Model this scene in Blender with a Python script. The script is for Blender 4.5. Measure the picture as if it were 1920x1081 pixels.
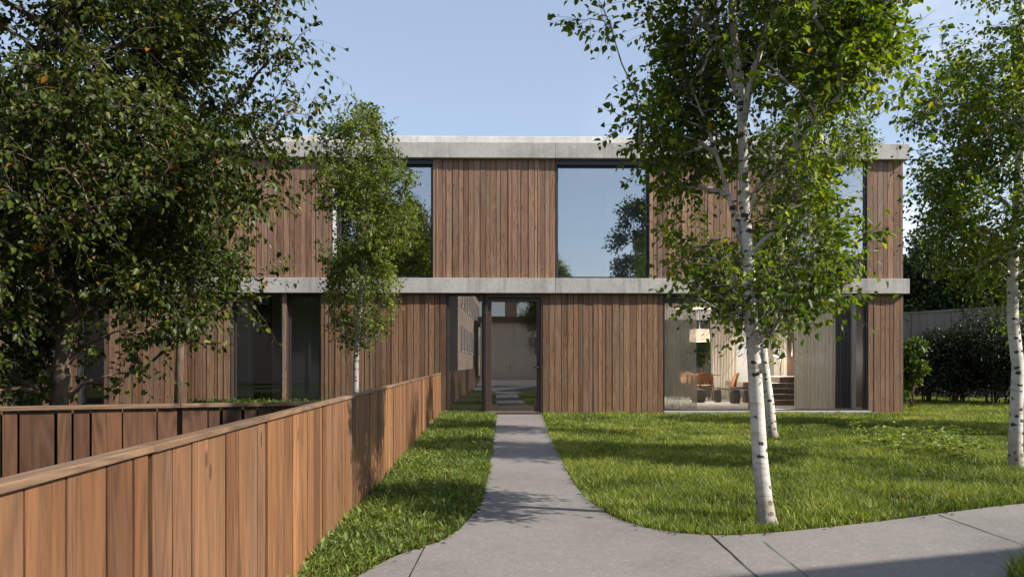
import bpy, math, random
import numpy as np
from mathutils import Vector, Matrix, noise as mnoise

for o in list(bpy.data.objects):
    bpy.data.objects.remove(o)
SC = bpy.context.scene
COL = SC.collection
rad = math.radians

# ------------------------------------------------------------------ camera
F = 1500.0          # focal length in pixels of the 1920 px wide photograph
CX, CY = 955.0, 680.0
EYE = 1.15
cd = bpy.data.cameras.new("camera")
cam = bpy.data.objects.new("camera", cd)
COL.objects.link(cam)
cam.location = (0, 0, EYE)
cam.rotation_euler = (rad(90), 0, 0)
cd.sensor_width = 36.0
cd.lens = 36.0 * F / 1920.0
cd.shift_x = (960 - CX) / 1920.0
cd.shift_y = (CY - 540.5) / 1920.0
cd.clip_start = 0.05
cd.clip_end = 2000
SC.camera = cam

# ------------------------------------------------------------------ sun, sky, exposure
SUN = Vector((1.0, -0.33, 0.74)).normalized()
elev = math.asin(SUN.z)
azim = math.atan2(SUN.x, SUN.y)
sl = bpy.data.lights.new("sun", 'SUN')
sl.energy = 5.0
sl.angle = rad(0.53)
sl.color = (1.0, 0.93, 0.82)
so = bpy.data.objects.new("sun", sl)
COL.objects.link(so)
so.rotation_euler = SUN.to_track_quat('Z', 'Y').to_euler()
so.location = SUN * 60

world = bpy.data.worlds.new("World")
SC.world = world
world.use_nodes = True
wn, wl = world.node_tree.nodes, world.node_tree.links
wn.clear()
w_out = wn.new('ShaderNodeOutputWorld')
w_bg = wn.new('ShaderNodeBackground')
w_bg.inputs['Strength'].default_value = 0.125
sky = wn.new('ShaderNodeTexSky')
sky.sky_type = 'NISHITA'
sky.sun_disc = False
sky.sun_elevation = elev
sky.sun_rotation = azim
sky.air_density = 1.0
sky.dust_density = 0.8
sky.ozone_density = 2.2
tc = wn.new('ShaderNodeTexCoord')
mp = wn.new('ShaderNodeMapping')
mp.inputs['Scale'].default_value = (3.0, 3.0, 6.5)
mp.inputs['Location'].default_value = (1.3, 0.4, 0.35)
wl.new(tc.outputs['Generated'], mp.inputs['Vector'])
cn = wn.new('ShaderNodeTexNoise')
cn.inputs['Scale'].default_value = 1.0
cn.inputs['Detail'].default_value = 9
cn.inputs['Roughness'].default_value = 0.58
wl.new(mp.outputs['Vector'], cn.inputs['Vector'])
cr = wn.new('ShaderNodeValToRGB')
cr.color_ramp.elements[0].position = 0.40
cr.color_ramp.elements[0].color = (0, 0, 0, 1)
cr.color_ramp.elements[1].position = 0.64
cr.color_ramp.elements[1].color = (1, 1, 1, 1)
wl.new(cn.outputs['Fac'], cr.inputs['Fac'])
# clouds gather towards the lower right part of the sky
sp = wn.new('ShaderNodeSeparateXYZ')
wl.new(tc.outputs['Generated'], sp.inputs['Vector'])
mr = wn.new('ShaderNodeMapRange')
mr.inputs['From Min'].default_value = 0.08
mr.inputs['From Max'].default_value = 0.52
wl.new(sp.outputs['X'], mr.inputs['Value'])
mz = wn.new('ShaderNodeMapRange')
mz.inputs['From Min'].default_value = 0.55
mz.inputs['From Max'].default_value = 0.12
wl.new(sp.outputs['Z'], mz.inputs['Value'])
m1 = wn.new('ShaderNodeMath'); m1.operation = 'MULTIPLY'
wl.new(mr.outputs['Result'], m1.inputs[0]); wl.new(mz.outputs['Result'], m1.inputs[1])
m2 = wn.new('ShaderNodeMath'); m2.operation = 'MULTIPLY'
wl.new(m1.outputs[0], m2.inputs[0]); wl.new(cr.outputs['Color'], m2.inputs[1])
cm = wn.new('ShaderNodeMixRGB')
cm.inputs['Color2'].default_value = (7.4, 7.6, 7.9, 1)
wl.new(m2.outputs[0], cm.inputs['Fac'])
veil = wn.new('ShaderNodeMixRGB')            # thin high veil of vapour
veil.inputs['Fac'].default_value = 0.36
veil.inputs['Color2'].default_value = (3.6, 3.85, 4.3, 1)
wl.new(sky.outputs['Color'], veil.inputs['Color1'])
wl.new(veil.outputs['Color'], cm.inputs['Color1'])
wl.new(cm.outputs['Color'], w_bg.inputs['Color'])
wl.new(w_bg.outputs['Background'], w_out.inputs['Surface'])

SC.view_settings.view_transform = 'Standard'
SC.view_settings.look = 'None'
SC.view_settings.exposure = 0.68
SC.view_settings.gamma = 1.0
SC.cycles.max_bounces = 10
SC.cycles.transparent_max_bounces = 24
SC.cycles.sample_clamp_indirect = 6.0
SC.cycles.use_denoising = True

# ------------------------------------------------------------------ helpers
rng = np.random.default_rng(11)
random.seed(5)


def at(px, py, Y):
    """the point seen at a photograph position, at distance Y"""
    return ((px - CX) / F * Y, Y, EYE - (py - CY) / F * Y)


def gpt(px, py, z=0.0):
    Y = (EYE - z) * F / (py - CY)
    return ((px - CX) / F * Y, Y)


def tag(o, label=None, cat=None, group=None, kind=None):
    if label: o['label'] = label
    if cat: o['category'] = cat
    if group: o['group'] = group
    if kind: o['kind'] = kind
    return o


def empty(name, loc=(0, 0, 0), rz=0.0):
    o = bpy.data.objects.new(name, None)
    o.empty_display_size = 0.2
    COL.objects.link(o)
    o.location = loc
    o.rotation_euler = (0, 0, rz)
    return o


def link_mesh(name, me, mat, parent=None, loc=(0, 0, 0)):
    o = bpy.data.objects.new(name, me)
    COL.objects.link(o)
    o.location = loc
    if parent is not None: o.parent = parent
    if mat is not None:
        for m in (mat if isinstance(mat, (list, tuple)) else [mat]): me.materials.append(m)
    return o


def quad_mesh(name, V, Q, rnd=None, smooth=False):
    """mesh of quads out of numpy arrays; rnd is one number per quad"""
    me = bpy.data.meshes.new(name)
    V = np.asarray(V, np.float32); Q = np.asarray(Q, np.int32)
    me.vertices.add(len(V)); me.vertices.foreach_set('co', V.ravel())
    me.loops.add(Q.size); me.loops.foreach_set('vertex_index', Q.ravel())
    me.polygons.add(len(Q))
    me.polygons.foreach_set('loop_start', np.arange(0, Q.size, 4, dtype=np.int32))
    me.polygons.foreach_set('loop_total', np.full(len(Q), 4, np.int32))
    if smooth: me.polygons.foreach_set('use_smooth', np.ones(len(Q), bool))
    if rnd is not None:
        a = me.attributes.new('rnd', 'FLOAT', 'FACE')
        a.data.foreach_set('value', np.asarray(rnd, np.float32))
    me.update(calc_edges=True)
    return me


class MB:
    def __init__(s):
        s.v = []; s.f = []; s.r = []; s.sm = []

    def face(s, pts, r=0.5, sm=False):
        i = len(s.v); s.v += [tuple(p) for p in pts]
        s.f.append(list(range(i, i + len(pts)))); s.r.append(r); s.sm.append(sm)

    def box(s, x0, x1, y0, y1, z0, z1, r=0.5, M=None):
        i = len(s.v)
        P = [(x0, y0, z0), (x1, y0, z0), (x1, y1, z0), (x0, y1, z0), (x0, y0, z1), (x1, y0, z1), (x1, y1, z1), (x0, y1, z1)]
        if M is not None: P = [tuple(M @ Vector(p)) for p in P]
        s.v += P
        for q in ((0, 3, 2, 1), (4, 5, 6, 7), (0, 1, 5, 4), (1, 2, 6, 5), (2, 3, 7, 6), (3, 0, 4, 7)):
            s.f.append([i + k for k in q]); s.r.append(r); s.sm.append(False)
        return s

    def prism(s, pts, z0, z1, r=0.5):
        n = len(pts); i = len(s.v)
        s.v += [(p[0], p[1], z0) for p in pts] + [(p[0], p[1], z1) for p in pts]
        s.f.append([i + n + k for k in range(n)]); s.f.append([i + n - 1 - k for k in range(n)])
        s.r += [r, r]; s.sm += [False, False]
        for k in range(n):
            l = (k + 1) % n
            s.f.append([i + k, i + l, i + n + l, i + n + k]); s.r.append(r); s.sm.append(False)
        return s

    def tube(s, pts, radii, n=8, r=0.5, cap=True):
        pts = [Vector(p) for p in pts]
        i0 = len(s.v); m = len(pts)
        if not hasattr(radii, '__len__'): radii = [radii] * m
        up = Vector((0.13, 0.31, 0.94))
        for k, p in enumerate(pts):
            t = (pts[min(k + 1, m - 1)] - pts[max(k - 1, 0)]).normalized()
            a = t.cross(up)
            if a.length < 0.05: a = t.cross(Vector((1, 0, 0)))
            a.normalize(); b = t.cross(a)
            for j in range(n):
                an = 2 * math.pi * j / n
                s.v.append(tuple(p + (a * math.cos(an) + b * math.sin(an)) * radii[k]))
        for k in range(m - 1):
            for j in range(n):
                l = (j + 1) % n
                s.f.append([i0 + k * n + j, i0 + k * n + l, i0 + (k + 1) * n + l, i0 + (k + 1) * n + j])
                s.r.append(r); s.sm.append(True)
        if cap:
            s.f.append([i0 + j for j in range(n)][::-1]); s.r.append(r); s.sm.append(False)
            s.f.append([i0 + (m - 1) * n + j for j in range(n)]); s.r.append(r); s.sm.append(False)
        return s

    def lathe(s, prof, c=(0, 0, 0), n=28, r=0.5):
        i0 = len(s.v)
        for (R, z) in prof:
            for j in range(n):
                an = 2 * math.pi * j / n
                s.v.append((c[0] + R * math.cos(an), c[1] + R * math.sin(an), c[2] + z))
        for k in range(len(prof) - 1):
            for j in range(n):
                l = (j + 1) % n
                s.f.append([i0 + k * n + j, i0 + k * n + l, i0 + (k + 1) * n + l, i0 + (k + 1) * n + j])
                s.r.append(r); s.sm.append(True)
        return s

    def build(s, name, mat, parent=None, off=(0, 0, 0), loc=(0, 0, 0), bevel=0.0):
        me = bpy.data.meshes.new(name)
        V = [(p[0] - off[0], p[1] - off[1], p[2] - off[2]) for p in s.v]
        me.from_pydata(V, [], s.f)
        a = me.attributes.new('rnd', 'FLOAT', 'FACE')
        a.data.foreach_set('value', s.r)
        me.polygons.foreach_set('use_smooth', s.sm)
        me.update()
        o = link_mesh(name, me, mat, parent, loc)
        if bevel:
            b = o.modifiers.new('bevel', 'BEVEL'); b.width = bevel; b.segments = 2; b.limit_method = 'ANGLE'
        return o


# ------------------------------------------------------------------ materials
class NT:
    def __init__(s, name):
        s.m = bpy.data.materials.new(name); s.m.use_nodes = True
        s.n, s.l = s.m.node_tree.nodes, s.m.node_tree.links
        s.n.clear()
        s.out = s.n.new('ShaderNodeOutputMaterial')

    def add(s, typ, ins=None, **kw):
        nd = s.n.new('ShaderNode' + typ)
        for k, v in kw.items(): setattr(nd, k, v)
        for k, v in (ins or {}).items():
            if isinstance(v, bpy.types.NodeSocket): s.l.new(v, nd.inputs[k])
            else: nd.inputs[k].default_value = v
        return nd

    def coord(s, scale=(1, 1, 1), shift=None):
        t = s.add('TexCoord')
        v = t.outputs['Object']
        if shift is not None:
            v = s.add('VectorMath', {0: v, 1: shift}, operation='ADD').outputs[0]
        return s.add('Mapping', {'Vector': v, 'Scale': scale}).outputs[0]

    def noise(s, vec, scale=1.0, detail=4, rough=0.55, dist=0.0):
        return s.add('TexNoise', {'Vector': vec, 'Scale': scale, 'Detail': detail, 'Roughness': rough, 'Distortion': dist}).outputs['Fac']

    def ramp(s, fac, stops, interp='LINEAR'):
        r = s.add('ValToRGB', {'Fac': fac})
        cr = r.color_ramp; cr.interpolation = interp
        while len(cr.elements) > 1: cr.elements.remove(cr.elements[0])
        cr.elements[0].position = stops[0][0]; cr.elements[0].color = c4(stops[0][1])
        for p, c in stops[1:]:
            e = cr.elements.new(p); e.color = c4(c)
        return r.outputs['Color']

    def mix(s, fac, a, b, mode='MIX'):
        return s.add('MixRGB', {'Fac': fac, 'Color1': c4(a) if isinstance(a, (tuple, float, int)) else a,
                                'Color2': c4(b) if isinstance(b, (tuple, float, int)) else b}, blend_type=mode).outputs[0]

    def math(s, op, a, b=0.0, clamp=False):
        n = s.add('Math', {0: a, 1: b}, operation=op); n.use_clamp = clamp
        return n.outputs[0]

    def attr(s, name='rnd'):
        return s.add('Attribute', attribute_name=name).outputs['Fac']

    def bsdf(s, color, rough=0.6, spec=0.4, bump=None, bstr=0.3, bdist=0.01, metal=0.0):
        b = s.add('BsdfPrincipled')
        for k, v in (('Base Color', color), ('Roughness', rough), ('Specular IOR Level', spec), ('Metallic', metal)):
            if isinstance(v, bpy.types.NodeSocket): s.l.new(v, b.inputs[k])
            else: b.inputs[k].default_value = c4(v) if k == 'Base Color' else v
        if bump is not None:
            bp = s.add('Bump', {'Height': bump, 'Strength': bstr, 'Distance': bdist})
            s.l.new(bp.outputs[0], b.inputs['Normal'])
        return b.outputs[0]

    def done(s, surf):
        s.l.new(surf, s.out.inputs['Surface']); return s.m


def c4(c):
    if isinstance(c, (int, float)): return (c, c, c, 1)
    return (c[0], c[1], c[2], 1) if len(c) == 3 else tuple(c)


def wood(name, stops, grain=0.55, rough=0.62, knots=True, weather=0.0, gscale=1.0, along='Z'):
    t = NT(name)
    r = t.attr()
    sh = t.add('CombineXYZ', {'X': t.math('MULTIPLY', r, 37.0), 'Y': t.math('MULTIPLY', r, 91.0), 'Z': t.math('MULTIPLY', r, 53.0)}).outputs[0]
    base = t.ramp(r, stops)
    A = (lambda a, b: (a, a, b)) if along == 'Z' else (lambda a, b: (b, a, a))
    big = t.noise(t.coord(A(6 * gscale, 0.8), sh), 1.0, 3, 0.5, 0.9)
    gr = t.noise(t.coord(A(15 * gscale, 1.3), sh), 1.0, 7, 0.74, 1.6)
    fib = t.noise(t.coord(A(210, 11.0), sh), 1.0, 4, 0.75)
    # flame figure of flat sawn boards
    nf = t.noise(t.coord(A(8 * gscale, 0.5), sh), 1.0, 1.5, 0.4, 0.3)
    wv = t.math('MULTIPLY', t.math('PINGPONG', t.math('MULTIPLY', nf, 12.0), 0.5), 2.0)
    g = t.math('ADD', t.math('MULTIPLY', gr, 0.44), t.math('ADD', t.math('MULTIPLY', fib, 0.38), t.math('MULTIPLY', wv, 0.18)))
    gcol = t.ramp(g, [(0.30, 1.0 - grain), (0.5, 0.95), (0.70, 1.0 + grain * 0.6)])
    col = t.mix(1.0, base, gcol, 'MULTIPLY')
    tone = t.ramp(big, [(0.3, (0.72, 0.68, 0.66)), (0.5, (1, 1, 1)), (0.72, (1.22, 1.12, 1.02))])
    col = t.mix(0.8, col, tone, 'MULTIPLY')
    if weather:
        wm = t.noise(t.coord((3.0, 3.0, 0.5), sh), 1.0, 5, 0.65)
        wf = t.math('MULTIPLY', t.ramp(wm, [(0.42, 0.0), (0.68, 1.0)]), weather)
        col = t.mix(wf, col, (0.22, 0.19, 0.165))
    if knots:
        vo = t.add('TexVoronoi', {'Vector': t.coord(A(6.5 * gscale, 2.6), sh), 'Scale': 1.0, 'Randomness': 1.0})
        kd = t.math('ADD', vo.outputs['Distance'], t.math('MULTIPLY', gr, 0.08))
        km = t.ramp(kd, [(0.11, 1.0), (0.15, 0.0)])
        col = t.mix(t.math('MULTIPLY', km, 0.72), col, (0.035, 0.02, 0.013))
    h = t.math('ADD', t.math('MULTIPLY', gr, 0.6), t.math('MULTIPLY', fib, 0.5))
    rr = t.ramp(g, [(0.2, rough + 0.12), (0.8, rough - 0.08)])
    return t.done(t.bsdf(col, rr, 0.35, h, 0.45, 0.006))


def concrete(name, base, dark=0.6, scale=1.0, streaks=0.5):
    t = NT(name)
    r = t.attr()
    c = t.coord((1, 1, 1))
    a = t.noise(c, 1.3 * scale, 6, 0.62)
    b = t.noise(c, 14 * scale, 5, 0.6)
    st = t.noise(t.coord((5.0, 5.0, 0.35)), 1.0, 5, 0.65)
    pit = t.add('TexVoronoi', {'Vector': c, 'Scale': 26.0}).outputs['Distance']
    col = t.mix(1.0, base, t.ramp(a, [(0.3, dark), (0.55, 1.0), (0.75, 1.16)]), 'MULTIPLY')
    col = t.mix(0.6, col, t.ramp(b, [(0.3, 0.8), (0.7, 1.15)]), 'MULTIPLY')
    col = t.mix(streaks, col, t.ramp(st, [(0.36, (0.55, 0.54, 0.52)), (0.5, (1, 1, 1)), (0.66, (1.0, 1, 1)), (0.74, (1.45, 1.43, 1.38))]), 'MULTIPLY')
    pm = t.ramp(pit, [(0.03, 1.0), (0.06, 0.0)])
    col = t.mix(t.math('MULTIPLY', pm, 0.5), col, (0.1, 0.098, 0.095))
    h = t.math('SUBTRACT', t.math('ADD', t.math('MULTIPLY', a, 0.5), t.math('MULTIPLY', b, 0.5)), t.math('MULTIPLY', pm, 0.4))
    return t.done(t.bsdf(col, 0.82, 0.3, h, 0.4, 0.01))


def plain(name, color, rough=0.6, spec=0.4, metal=0.0, nscale=18.0, namp=0.12):
    t = NT(name)
    n = t.noise(t.coord(), nscale, 4, 0.6)
    col = t.mix(1.0, color, t.ramp(n, [(0.3, 1 - namp), (0.7, 1 + namp)]), 'MULTIPLY')
    return t.done(t.bsdf(col, rough, spec, n, 0.12, 0.004, metal))


def glass(name, tint=(0.93, 0.95, 0.94), ior=1.9, floor_=0.0, wob=0.02):
    t = NT(name)
    n = t.noise(t.coord((0.8, 0.8, 0.8)), 1.0, 2, 0.4)
    bp = t.add('Bump', {'Height': n, 'Strength': wob, 'Distance': 0.02}).outputs[0]
    tr = t.add('BsdfTransparent', {'Color': c4(tint)}).outputs[0]
    gl = t.add('BsdfGlossy', {'Color': c4((0.96, 0.97, 1.0)), 'Roughness': 0.0, 'Normal': bp}).outputs[0]
    fr = t.add('Fresnel', {'IOR': ior}).outputs[0]
    fac = t.math('MAXIMUM', fr, floor_)
    return t.done(t.add('MixShader', {0: fac, 1: tr, 2: gl}).outputs[0])


def foliage(name, stops, transl=0.4, rough=0.42, tcol=(1.25, 1.2, 0.35), tint_scale=0.9):
    t = NT(name)
    r = t.attr()
    col = t.ramp(r, stops)
    n = t.noise(t.coord(), tint_scale, 3, 0.5)
    col = t.mix(0.7, col, t.ramp(n, [(0.35, (0.72, 0.8, 0.72)), (0.65, (1.25, 1.18, 1.0))]), 'MULTIPLY')
    b = t.bsdf(col, rough, 0.28)
    tcol = t.mix(1.0, col, tcol, 'MULTIPLY')
    tl = t.add('BsdfTranslucent', {'Color': tcol}).outputs[0]
    return t.done(t.add('MixShader', {0: transl, 1: b, 2: tl}).outputs[0])


def fabric(name, color, transl=0.5, clear=0.0):
    t = NT(name)
    w = t.noise(t.coord((160, 160, 25)), 1.0, 3, 0.6)
    col = t.mix(1.0, color, t.ramp(w, [(0.3, 0.86), (0.7, 1.08)]), 'MULTIPLY')
    d = t.add('BsdfDiffuse', {'Color': col}).outputs[0]
    tl = t.add('BsdfTranslucent', {'Color': col}).outputs[0]
    s = t.add('MixShader', {0: transl, 1: d, 2: tl}).outputs[0]
    if clear:
        s = t.add('MixShader', {0: clear, 1: s, 2: t.add('BsdfTransparent').outputs[0]}).outputs[0]
    return t.done(s)


def birch_bark(name, white=(0.62, 0.60, 0.555), amount=1.0):
    t = NT(name)
    r = t.attr()
    c = t.coord()
    lent = t.noise(t.coord((9, 9, 85)), 1.0, 3, 0.6)
    soft = t.noise(t.coord((5, 5, 11)), 1.0, 5, 0.6)
    wsh = t.add('VectorMath', {0: t.add('TexNoise', {'Vector': t.coord((14, 14, 20)), 'Scale': 1.0, 'Detail': 4.0}).outputs['Color'], 1: (.05, .05, .035)}, operation='MULTIPLY').outputs[0]
    vo = t.add('TexVoronoi', {'Vector': t.coord((9.0, 9.0, 15.0), wsh), 'Scale': 1.0}).outputs['Distance']
    warp = t.noise(t.coord((25, 25, 45)), 1.0, 4, 0.7)
    sel = t.noise(t.coord((3, 3, 2.5)), 1.0, 2, 0.5)
    col = t.mix(1.0, white, t.ramp(soft, [(0.3, (0.66, 0.62, 0.55)), (0.55, (1, 1, 1)), (0.75, (1.1, 1.1, 1.08))]), 'MULTIPLY')
    col = t.mix(t.math('MULTIPLY', t.ramp(lent, [(0.60, 0.0), (0.66, 1.0)]), 0.55 * amount), col, (0.16, 0.13, 0.10))
    pd = t.math('ADD', t.math('ADD', vo, t.math('MULTIPLY', warp, 0.30)), t.math('MULTIPLY', sel, 0.28))
    scar = t.ramp(pd, [(0.545, 1.0), (0.585, 0.0)])
    col = t.mix(t.math('MULTIPLY', scar, 0.93 * amount), col, (0.02, 0.017, 0.015))
    # rough dark foot of the trunk
    z = t.add('SeparateXYZ', {'Vector': c}).outputs['Z']
    foot = t.ramp(t.math('ADD', z, t.math('MULTIPLY', soft, 0.35)), [(0.22, 1.0), (0.70, 0.0)])
    col = t.mix(t.math('MULTIPLY', foot, 0.6), col, (0.20, 0.16, 0.12))
    col = t.mix(r, col, (0.13, 0.105, 0.085))
    return t.done(t.bsdf(col, 0.68, 0.3, t.math('SUBTRACT', warp, t.math('MULTIPLY', scar, 0.8)), 0.5, 0.008))


def dark_bark(name, col0=(0.10, 0.075, 0.055)):
    t = NT(name)
    a = t.noise(t.coord((22, 22, 5)), 1.0, 5, 0.65)
    col = t.mix(1.0, col0, t.ramp(a, [(0.3, 0.5), (0.7, 1.6)]), 'MULTIPLY')
    return t.done(t.bsdf(col, 0.85, 0.2, a, 0.7, 0.02))


M = {}
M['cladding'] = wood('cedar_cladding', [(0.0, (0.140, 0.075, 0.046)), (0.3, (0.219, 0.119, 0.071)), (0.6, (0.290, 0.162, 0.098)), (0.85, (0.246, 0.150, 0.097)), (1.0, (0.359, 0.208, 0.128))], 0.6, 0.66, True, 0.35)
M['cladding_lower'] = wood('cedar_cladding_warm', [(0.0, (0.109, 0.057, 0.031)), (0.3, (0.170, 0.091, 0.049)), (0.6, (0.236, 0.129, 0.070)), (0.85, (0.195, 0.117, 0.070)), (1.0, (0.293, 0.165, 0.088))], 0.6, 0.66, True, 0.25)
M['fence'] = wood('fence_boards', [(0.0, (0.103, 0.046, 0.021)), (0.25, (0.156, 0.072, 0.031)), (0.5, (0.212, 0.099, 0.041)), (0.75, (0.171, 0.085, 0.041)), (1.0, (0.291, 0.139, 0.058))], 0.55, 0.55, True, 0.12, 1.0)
M['fence_shaded'] = wood('ramp_fence_boards', [(0.0, (0.057, 0.029, 0.017)), (0.5, (0.097, 0.048, 0.027)), (1.0, (0.143, 0.070, 0.039))], 0.6, 0.55, True, 0.0, 0.7)  # board colour darkened to carry the partial shade on this fence
M['cap'] = wood('fence_cap', [(0.0, (0.148, 0.087, 0.051)), (0.5, (0.192, 0.115, 0.067)), (1.0, (0.237, 0.143, 0.083))], 0.6, 0.65, False, 0.2, 1.0, 'X')
M['gap'] = plain('dark_backing', (0.018, 0.014, 0.012), 0.9, 0.1)
M['conc'] = concrete('fascia_concrete', (0.44, 0.425, 0.40), 0.78, 1.0, 0.5)
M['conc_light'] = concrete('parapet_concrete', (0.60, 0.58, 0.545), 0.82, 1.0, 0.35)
M['conc_wall'] = concrete('garden_wall_concrete', (0.20, 0.172, 0.148), 0.7, 0.7, 0.6)
M['metal'] = plain('bronze_frame', (0.040, 0.032, 0.029), 0.42, 0.5, 0.0)
M['metal_dark'] = plain('anthracite_frame', (0.028, 0.028, 0.032), 0.4, 0.5, 0.0)
M['door_frame'] = plain('door_frame_brown', (0.060, 0.040, 0.030), 0.45, 0.5)
M['glass'] = glass('window_glass', ior=1.85, floor_=0.15)
M['glass_door'] = glass('entrance_glass', ior=1.9, floor_=0.22)
M['glass_up'] = glass('window_glass_coated', (0.90, 0.93, 0.96), ior=2.1, floor_=0.48, wob=0.025)
M['glass_low'] = glass('living_room_glass', (0.97, 0.98, 0.97), ior=1.45, wob=0.02)
M['plaster'] = plain('white_plaster', (0.74, 0.72, 0.69), 0.85, 0.2, 0, 6, 0.03)
M['plaster_grey'] = plain('grey_plaster', (0.38, 0.36, 0.34), 0.85, 0.2, 0, 6, 0.05)
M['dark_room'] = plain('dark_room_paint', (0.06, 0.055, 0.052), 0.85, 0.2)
M['hall_wall'] = plain('hall_wall_paint', (0.56, 0.51, 0.47), 0.85, 0.2)
M['floor_in'] = concrete('stone_floor', (0.66, 0.62, 0.56), 0.9, 1.0, 0.1)
M['teak'] = wood('teak', [(0.0, (0.22, 0.10, 0.04)), (1.0, (0.40, 0.19, 0.075))], 0.45, 0.45, False)
M['darkwood'] = wood('dark_stained_wood', [(0.0, (0.05, 0.028, 0.018)), (1.0, (0.085, 0.05, 0.03))], 0.5, 0.5, False)
M['stepwood'] = wood('step_timber', [(0.0, (0.256, 0.208, 0.160)), (1.0, (0.384, 0.304, 0.232))], 0.5, 0.6, False)
M['knit'] = plain('pouf_wool', (0.17, 0.15, 0.13), 0.95, 0.1, 0, 60, 0.35)
M['sheer'] = fabric('sheer_curtain', (0.95, 0.90, 0.80), 0.48, 0.05)
M['sheer_thin'] = fabric('thin_sheer_curtain', (0.86, 0.81, 0.71), 0.45, 0.40)
M['grey_curtain'] = fabric('grey_curtain', (0.13, 0.14, 0.17), 0.3)
M['linen'] = fabric('linen_curtain', (0.84, 0.79, 0.70), 0.5)
M['shade'] = fabric('linen_shade', (0.52, 0.43, 0.35), 0.035)
M['black'] = plain('black_metal', (0.012, 0.012, 0.013), 0.4, 0.5)
M['white'] = plain('white_paint', (0.78, 0.77, 0.75), 0.5, 0.4, 0, 10, 0.03)
M['seat_fabric'] = plain('seat_weave', (0.20, 0.15, 0.11), 0.9, 0.1, 0, 80, 0.3)
M['bark'] = birch_bark('birch_bark')
M['twig'] = dark_bark('birch_twig', (0.20, 0.165, 0.13))
M['brown_bark'] = dark_bark('brown_bark', (0.13, 0.095, 0.07))

G_DARK = [(0.0, (0.022, 0.038, 0.008)), (0.4, (0.036, 0.058, 0.011)), (0.8, (0.102, 0.130, 0.020)), (0.955, (0.22, 0.21, 0.03)), (0.97, (0.24, 0.15, 0.025)), (1.0, (0.30, 0.13, 0.02))]
G_MID = [(0.0, (0.030, 0.062, 0.010)), (0.5, (0.068, 0.115, 0.015)), (0.9, (0.120, 0.160, 0.022)), (1.0, (0.18, 0.19, 0.03))]
G_BIRCH = [(0.0, (0.044, 0.087, 0.010)), (0.5, (0.120, 0.188, 0.016)), (0.85, (0.226, 0.291, 0.022)), (0.98, (0.342, 0.353, 0.030)), (1.0, (0.366, 0.228, 0.030))]
G_BG = [(0.0, (0.014, 0.030, 0.009)), (0.6, (0.034, 0.055, 0.014)), (1.0, (0.07, 0.085, 0.022))]
M['leaf_dark'] = foliage('alder_leaves', G_DARK, 0.36, 0.42)
M['leaf_mid'] = foliage('garden_leaves', G_MID, 0.38)
M['leaf_birch'] = foliage('birch_leaves', G_BIRCH, 0.52, 0.40)
M['leaf_slim'] = foliage('slim_birch_leaves', [(0.0, (0.043, 0.076, 0.013)), (0.5, (0.106, 0.156, 0.022)), (0.85, (0.198, 0.244, 0.033)), (1.0, (0.300, 0.317, 0.050))], .45, .42)
M['leaf_bg'] = foliage('background_leaves', G_BG, 0.3)
M['leaf_hedge'] = foliage('hedge_leaves', [(0.0, (0.010, 0.018, 0.008)), (0.8, (0.024, 0.036, 0.012)), (1.0, (0.05, 0.06, 0.02))], 0.25)

# ------------------------------------------------------------------ ground, pavement
t = NT('soil_and_turf')
a = t.noise(t.coord(), 0.9, 6, 0.6); b = t.noise(t.coord(), 30, 4, 0.6)
col = t.ramp(a, [(0.3, (0.035, 0.04, 0.014)), (0.5, (0.05, 0.062, 0.018)), (0.7, (0.085, 0.075, 0.04))])
col = t.mix(0.8, col, t.ramp(b, [(0.3, 0.5), (0.7, 1.4)]), 'MULTIPLY')
M['ground'] = t.done(t.bsdf(col, 0.95, 0.1, b, 0.8, 0.03))

t = NT('pavement_concrete')
a = t.noise(t.coord(), 0.7, 6, 0.6); b = t.noise(t.coord(), 9, 5, 0.65)
sp1 = t.noise(t.coord(), 190, 2, 0.7); sp2 = t.add('TexVoronoi', {'Vector': t.coord(), 'Scale': 75.0}).outputs['Color']
spg = t.add('SeparateXYZ', {'Vector': sp2}).outputs['X']
col = t.mix(1.0, (0.208, 0.193, 0.183), t.ramp(a, [(0.26, (0.74, 0.73, 0.73)), (0.5, (1, 1, 1)), (0.75, (1.12, 1.10, 1.06))]), 'MULTIPLY')
col = t.mix(0.7, col, t.ramp(b, [(0.25, 0.86), (0.75, 1.12)]), 'MULTIPLY')
col = t.mix(0.5, col, t.ramp(sp1, [(0.25, 0.62), (0.5, 1.0), (0.75, 1.32)]), 'MULTIPLY')
col = t.mix(0.5, col, t.ramp(spg, [(0.0, 0.8), (0.9, 1.05), (0.97, 1.5)]), 'MULTIPLY')
M['pave'] = t.done(t.bsdf(col, 0.85, 0.25, t.math('ADD', t.math('MULTIPLY', sp1, 0.5), b), 0.25, 0.006))
M['joint'] = plain('joint_dirt', (0.03, 0.027, 0.023), 0.95, 0.1)

g = MB(); S = 400
for i in range(8):
    for j in range(8):
        x0 = -S + i * S / 4; y0 = -S + j * S / 4
        g.face([(x0, y0, -0.035), (x0 + S / 4, y0, -0.035), (x0 + S / 4, y0 + S / 4, -0.035), (x0, y0 + S / 4, -0.035)])
tag(g.build('ground', M['ground']), kind='structure')

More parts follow.
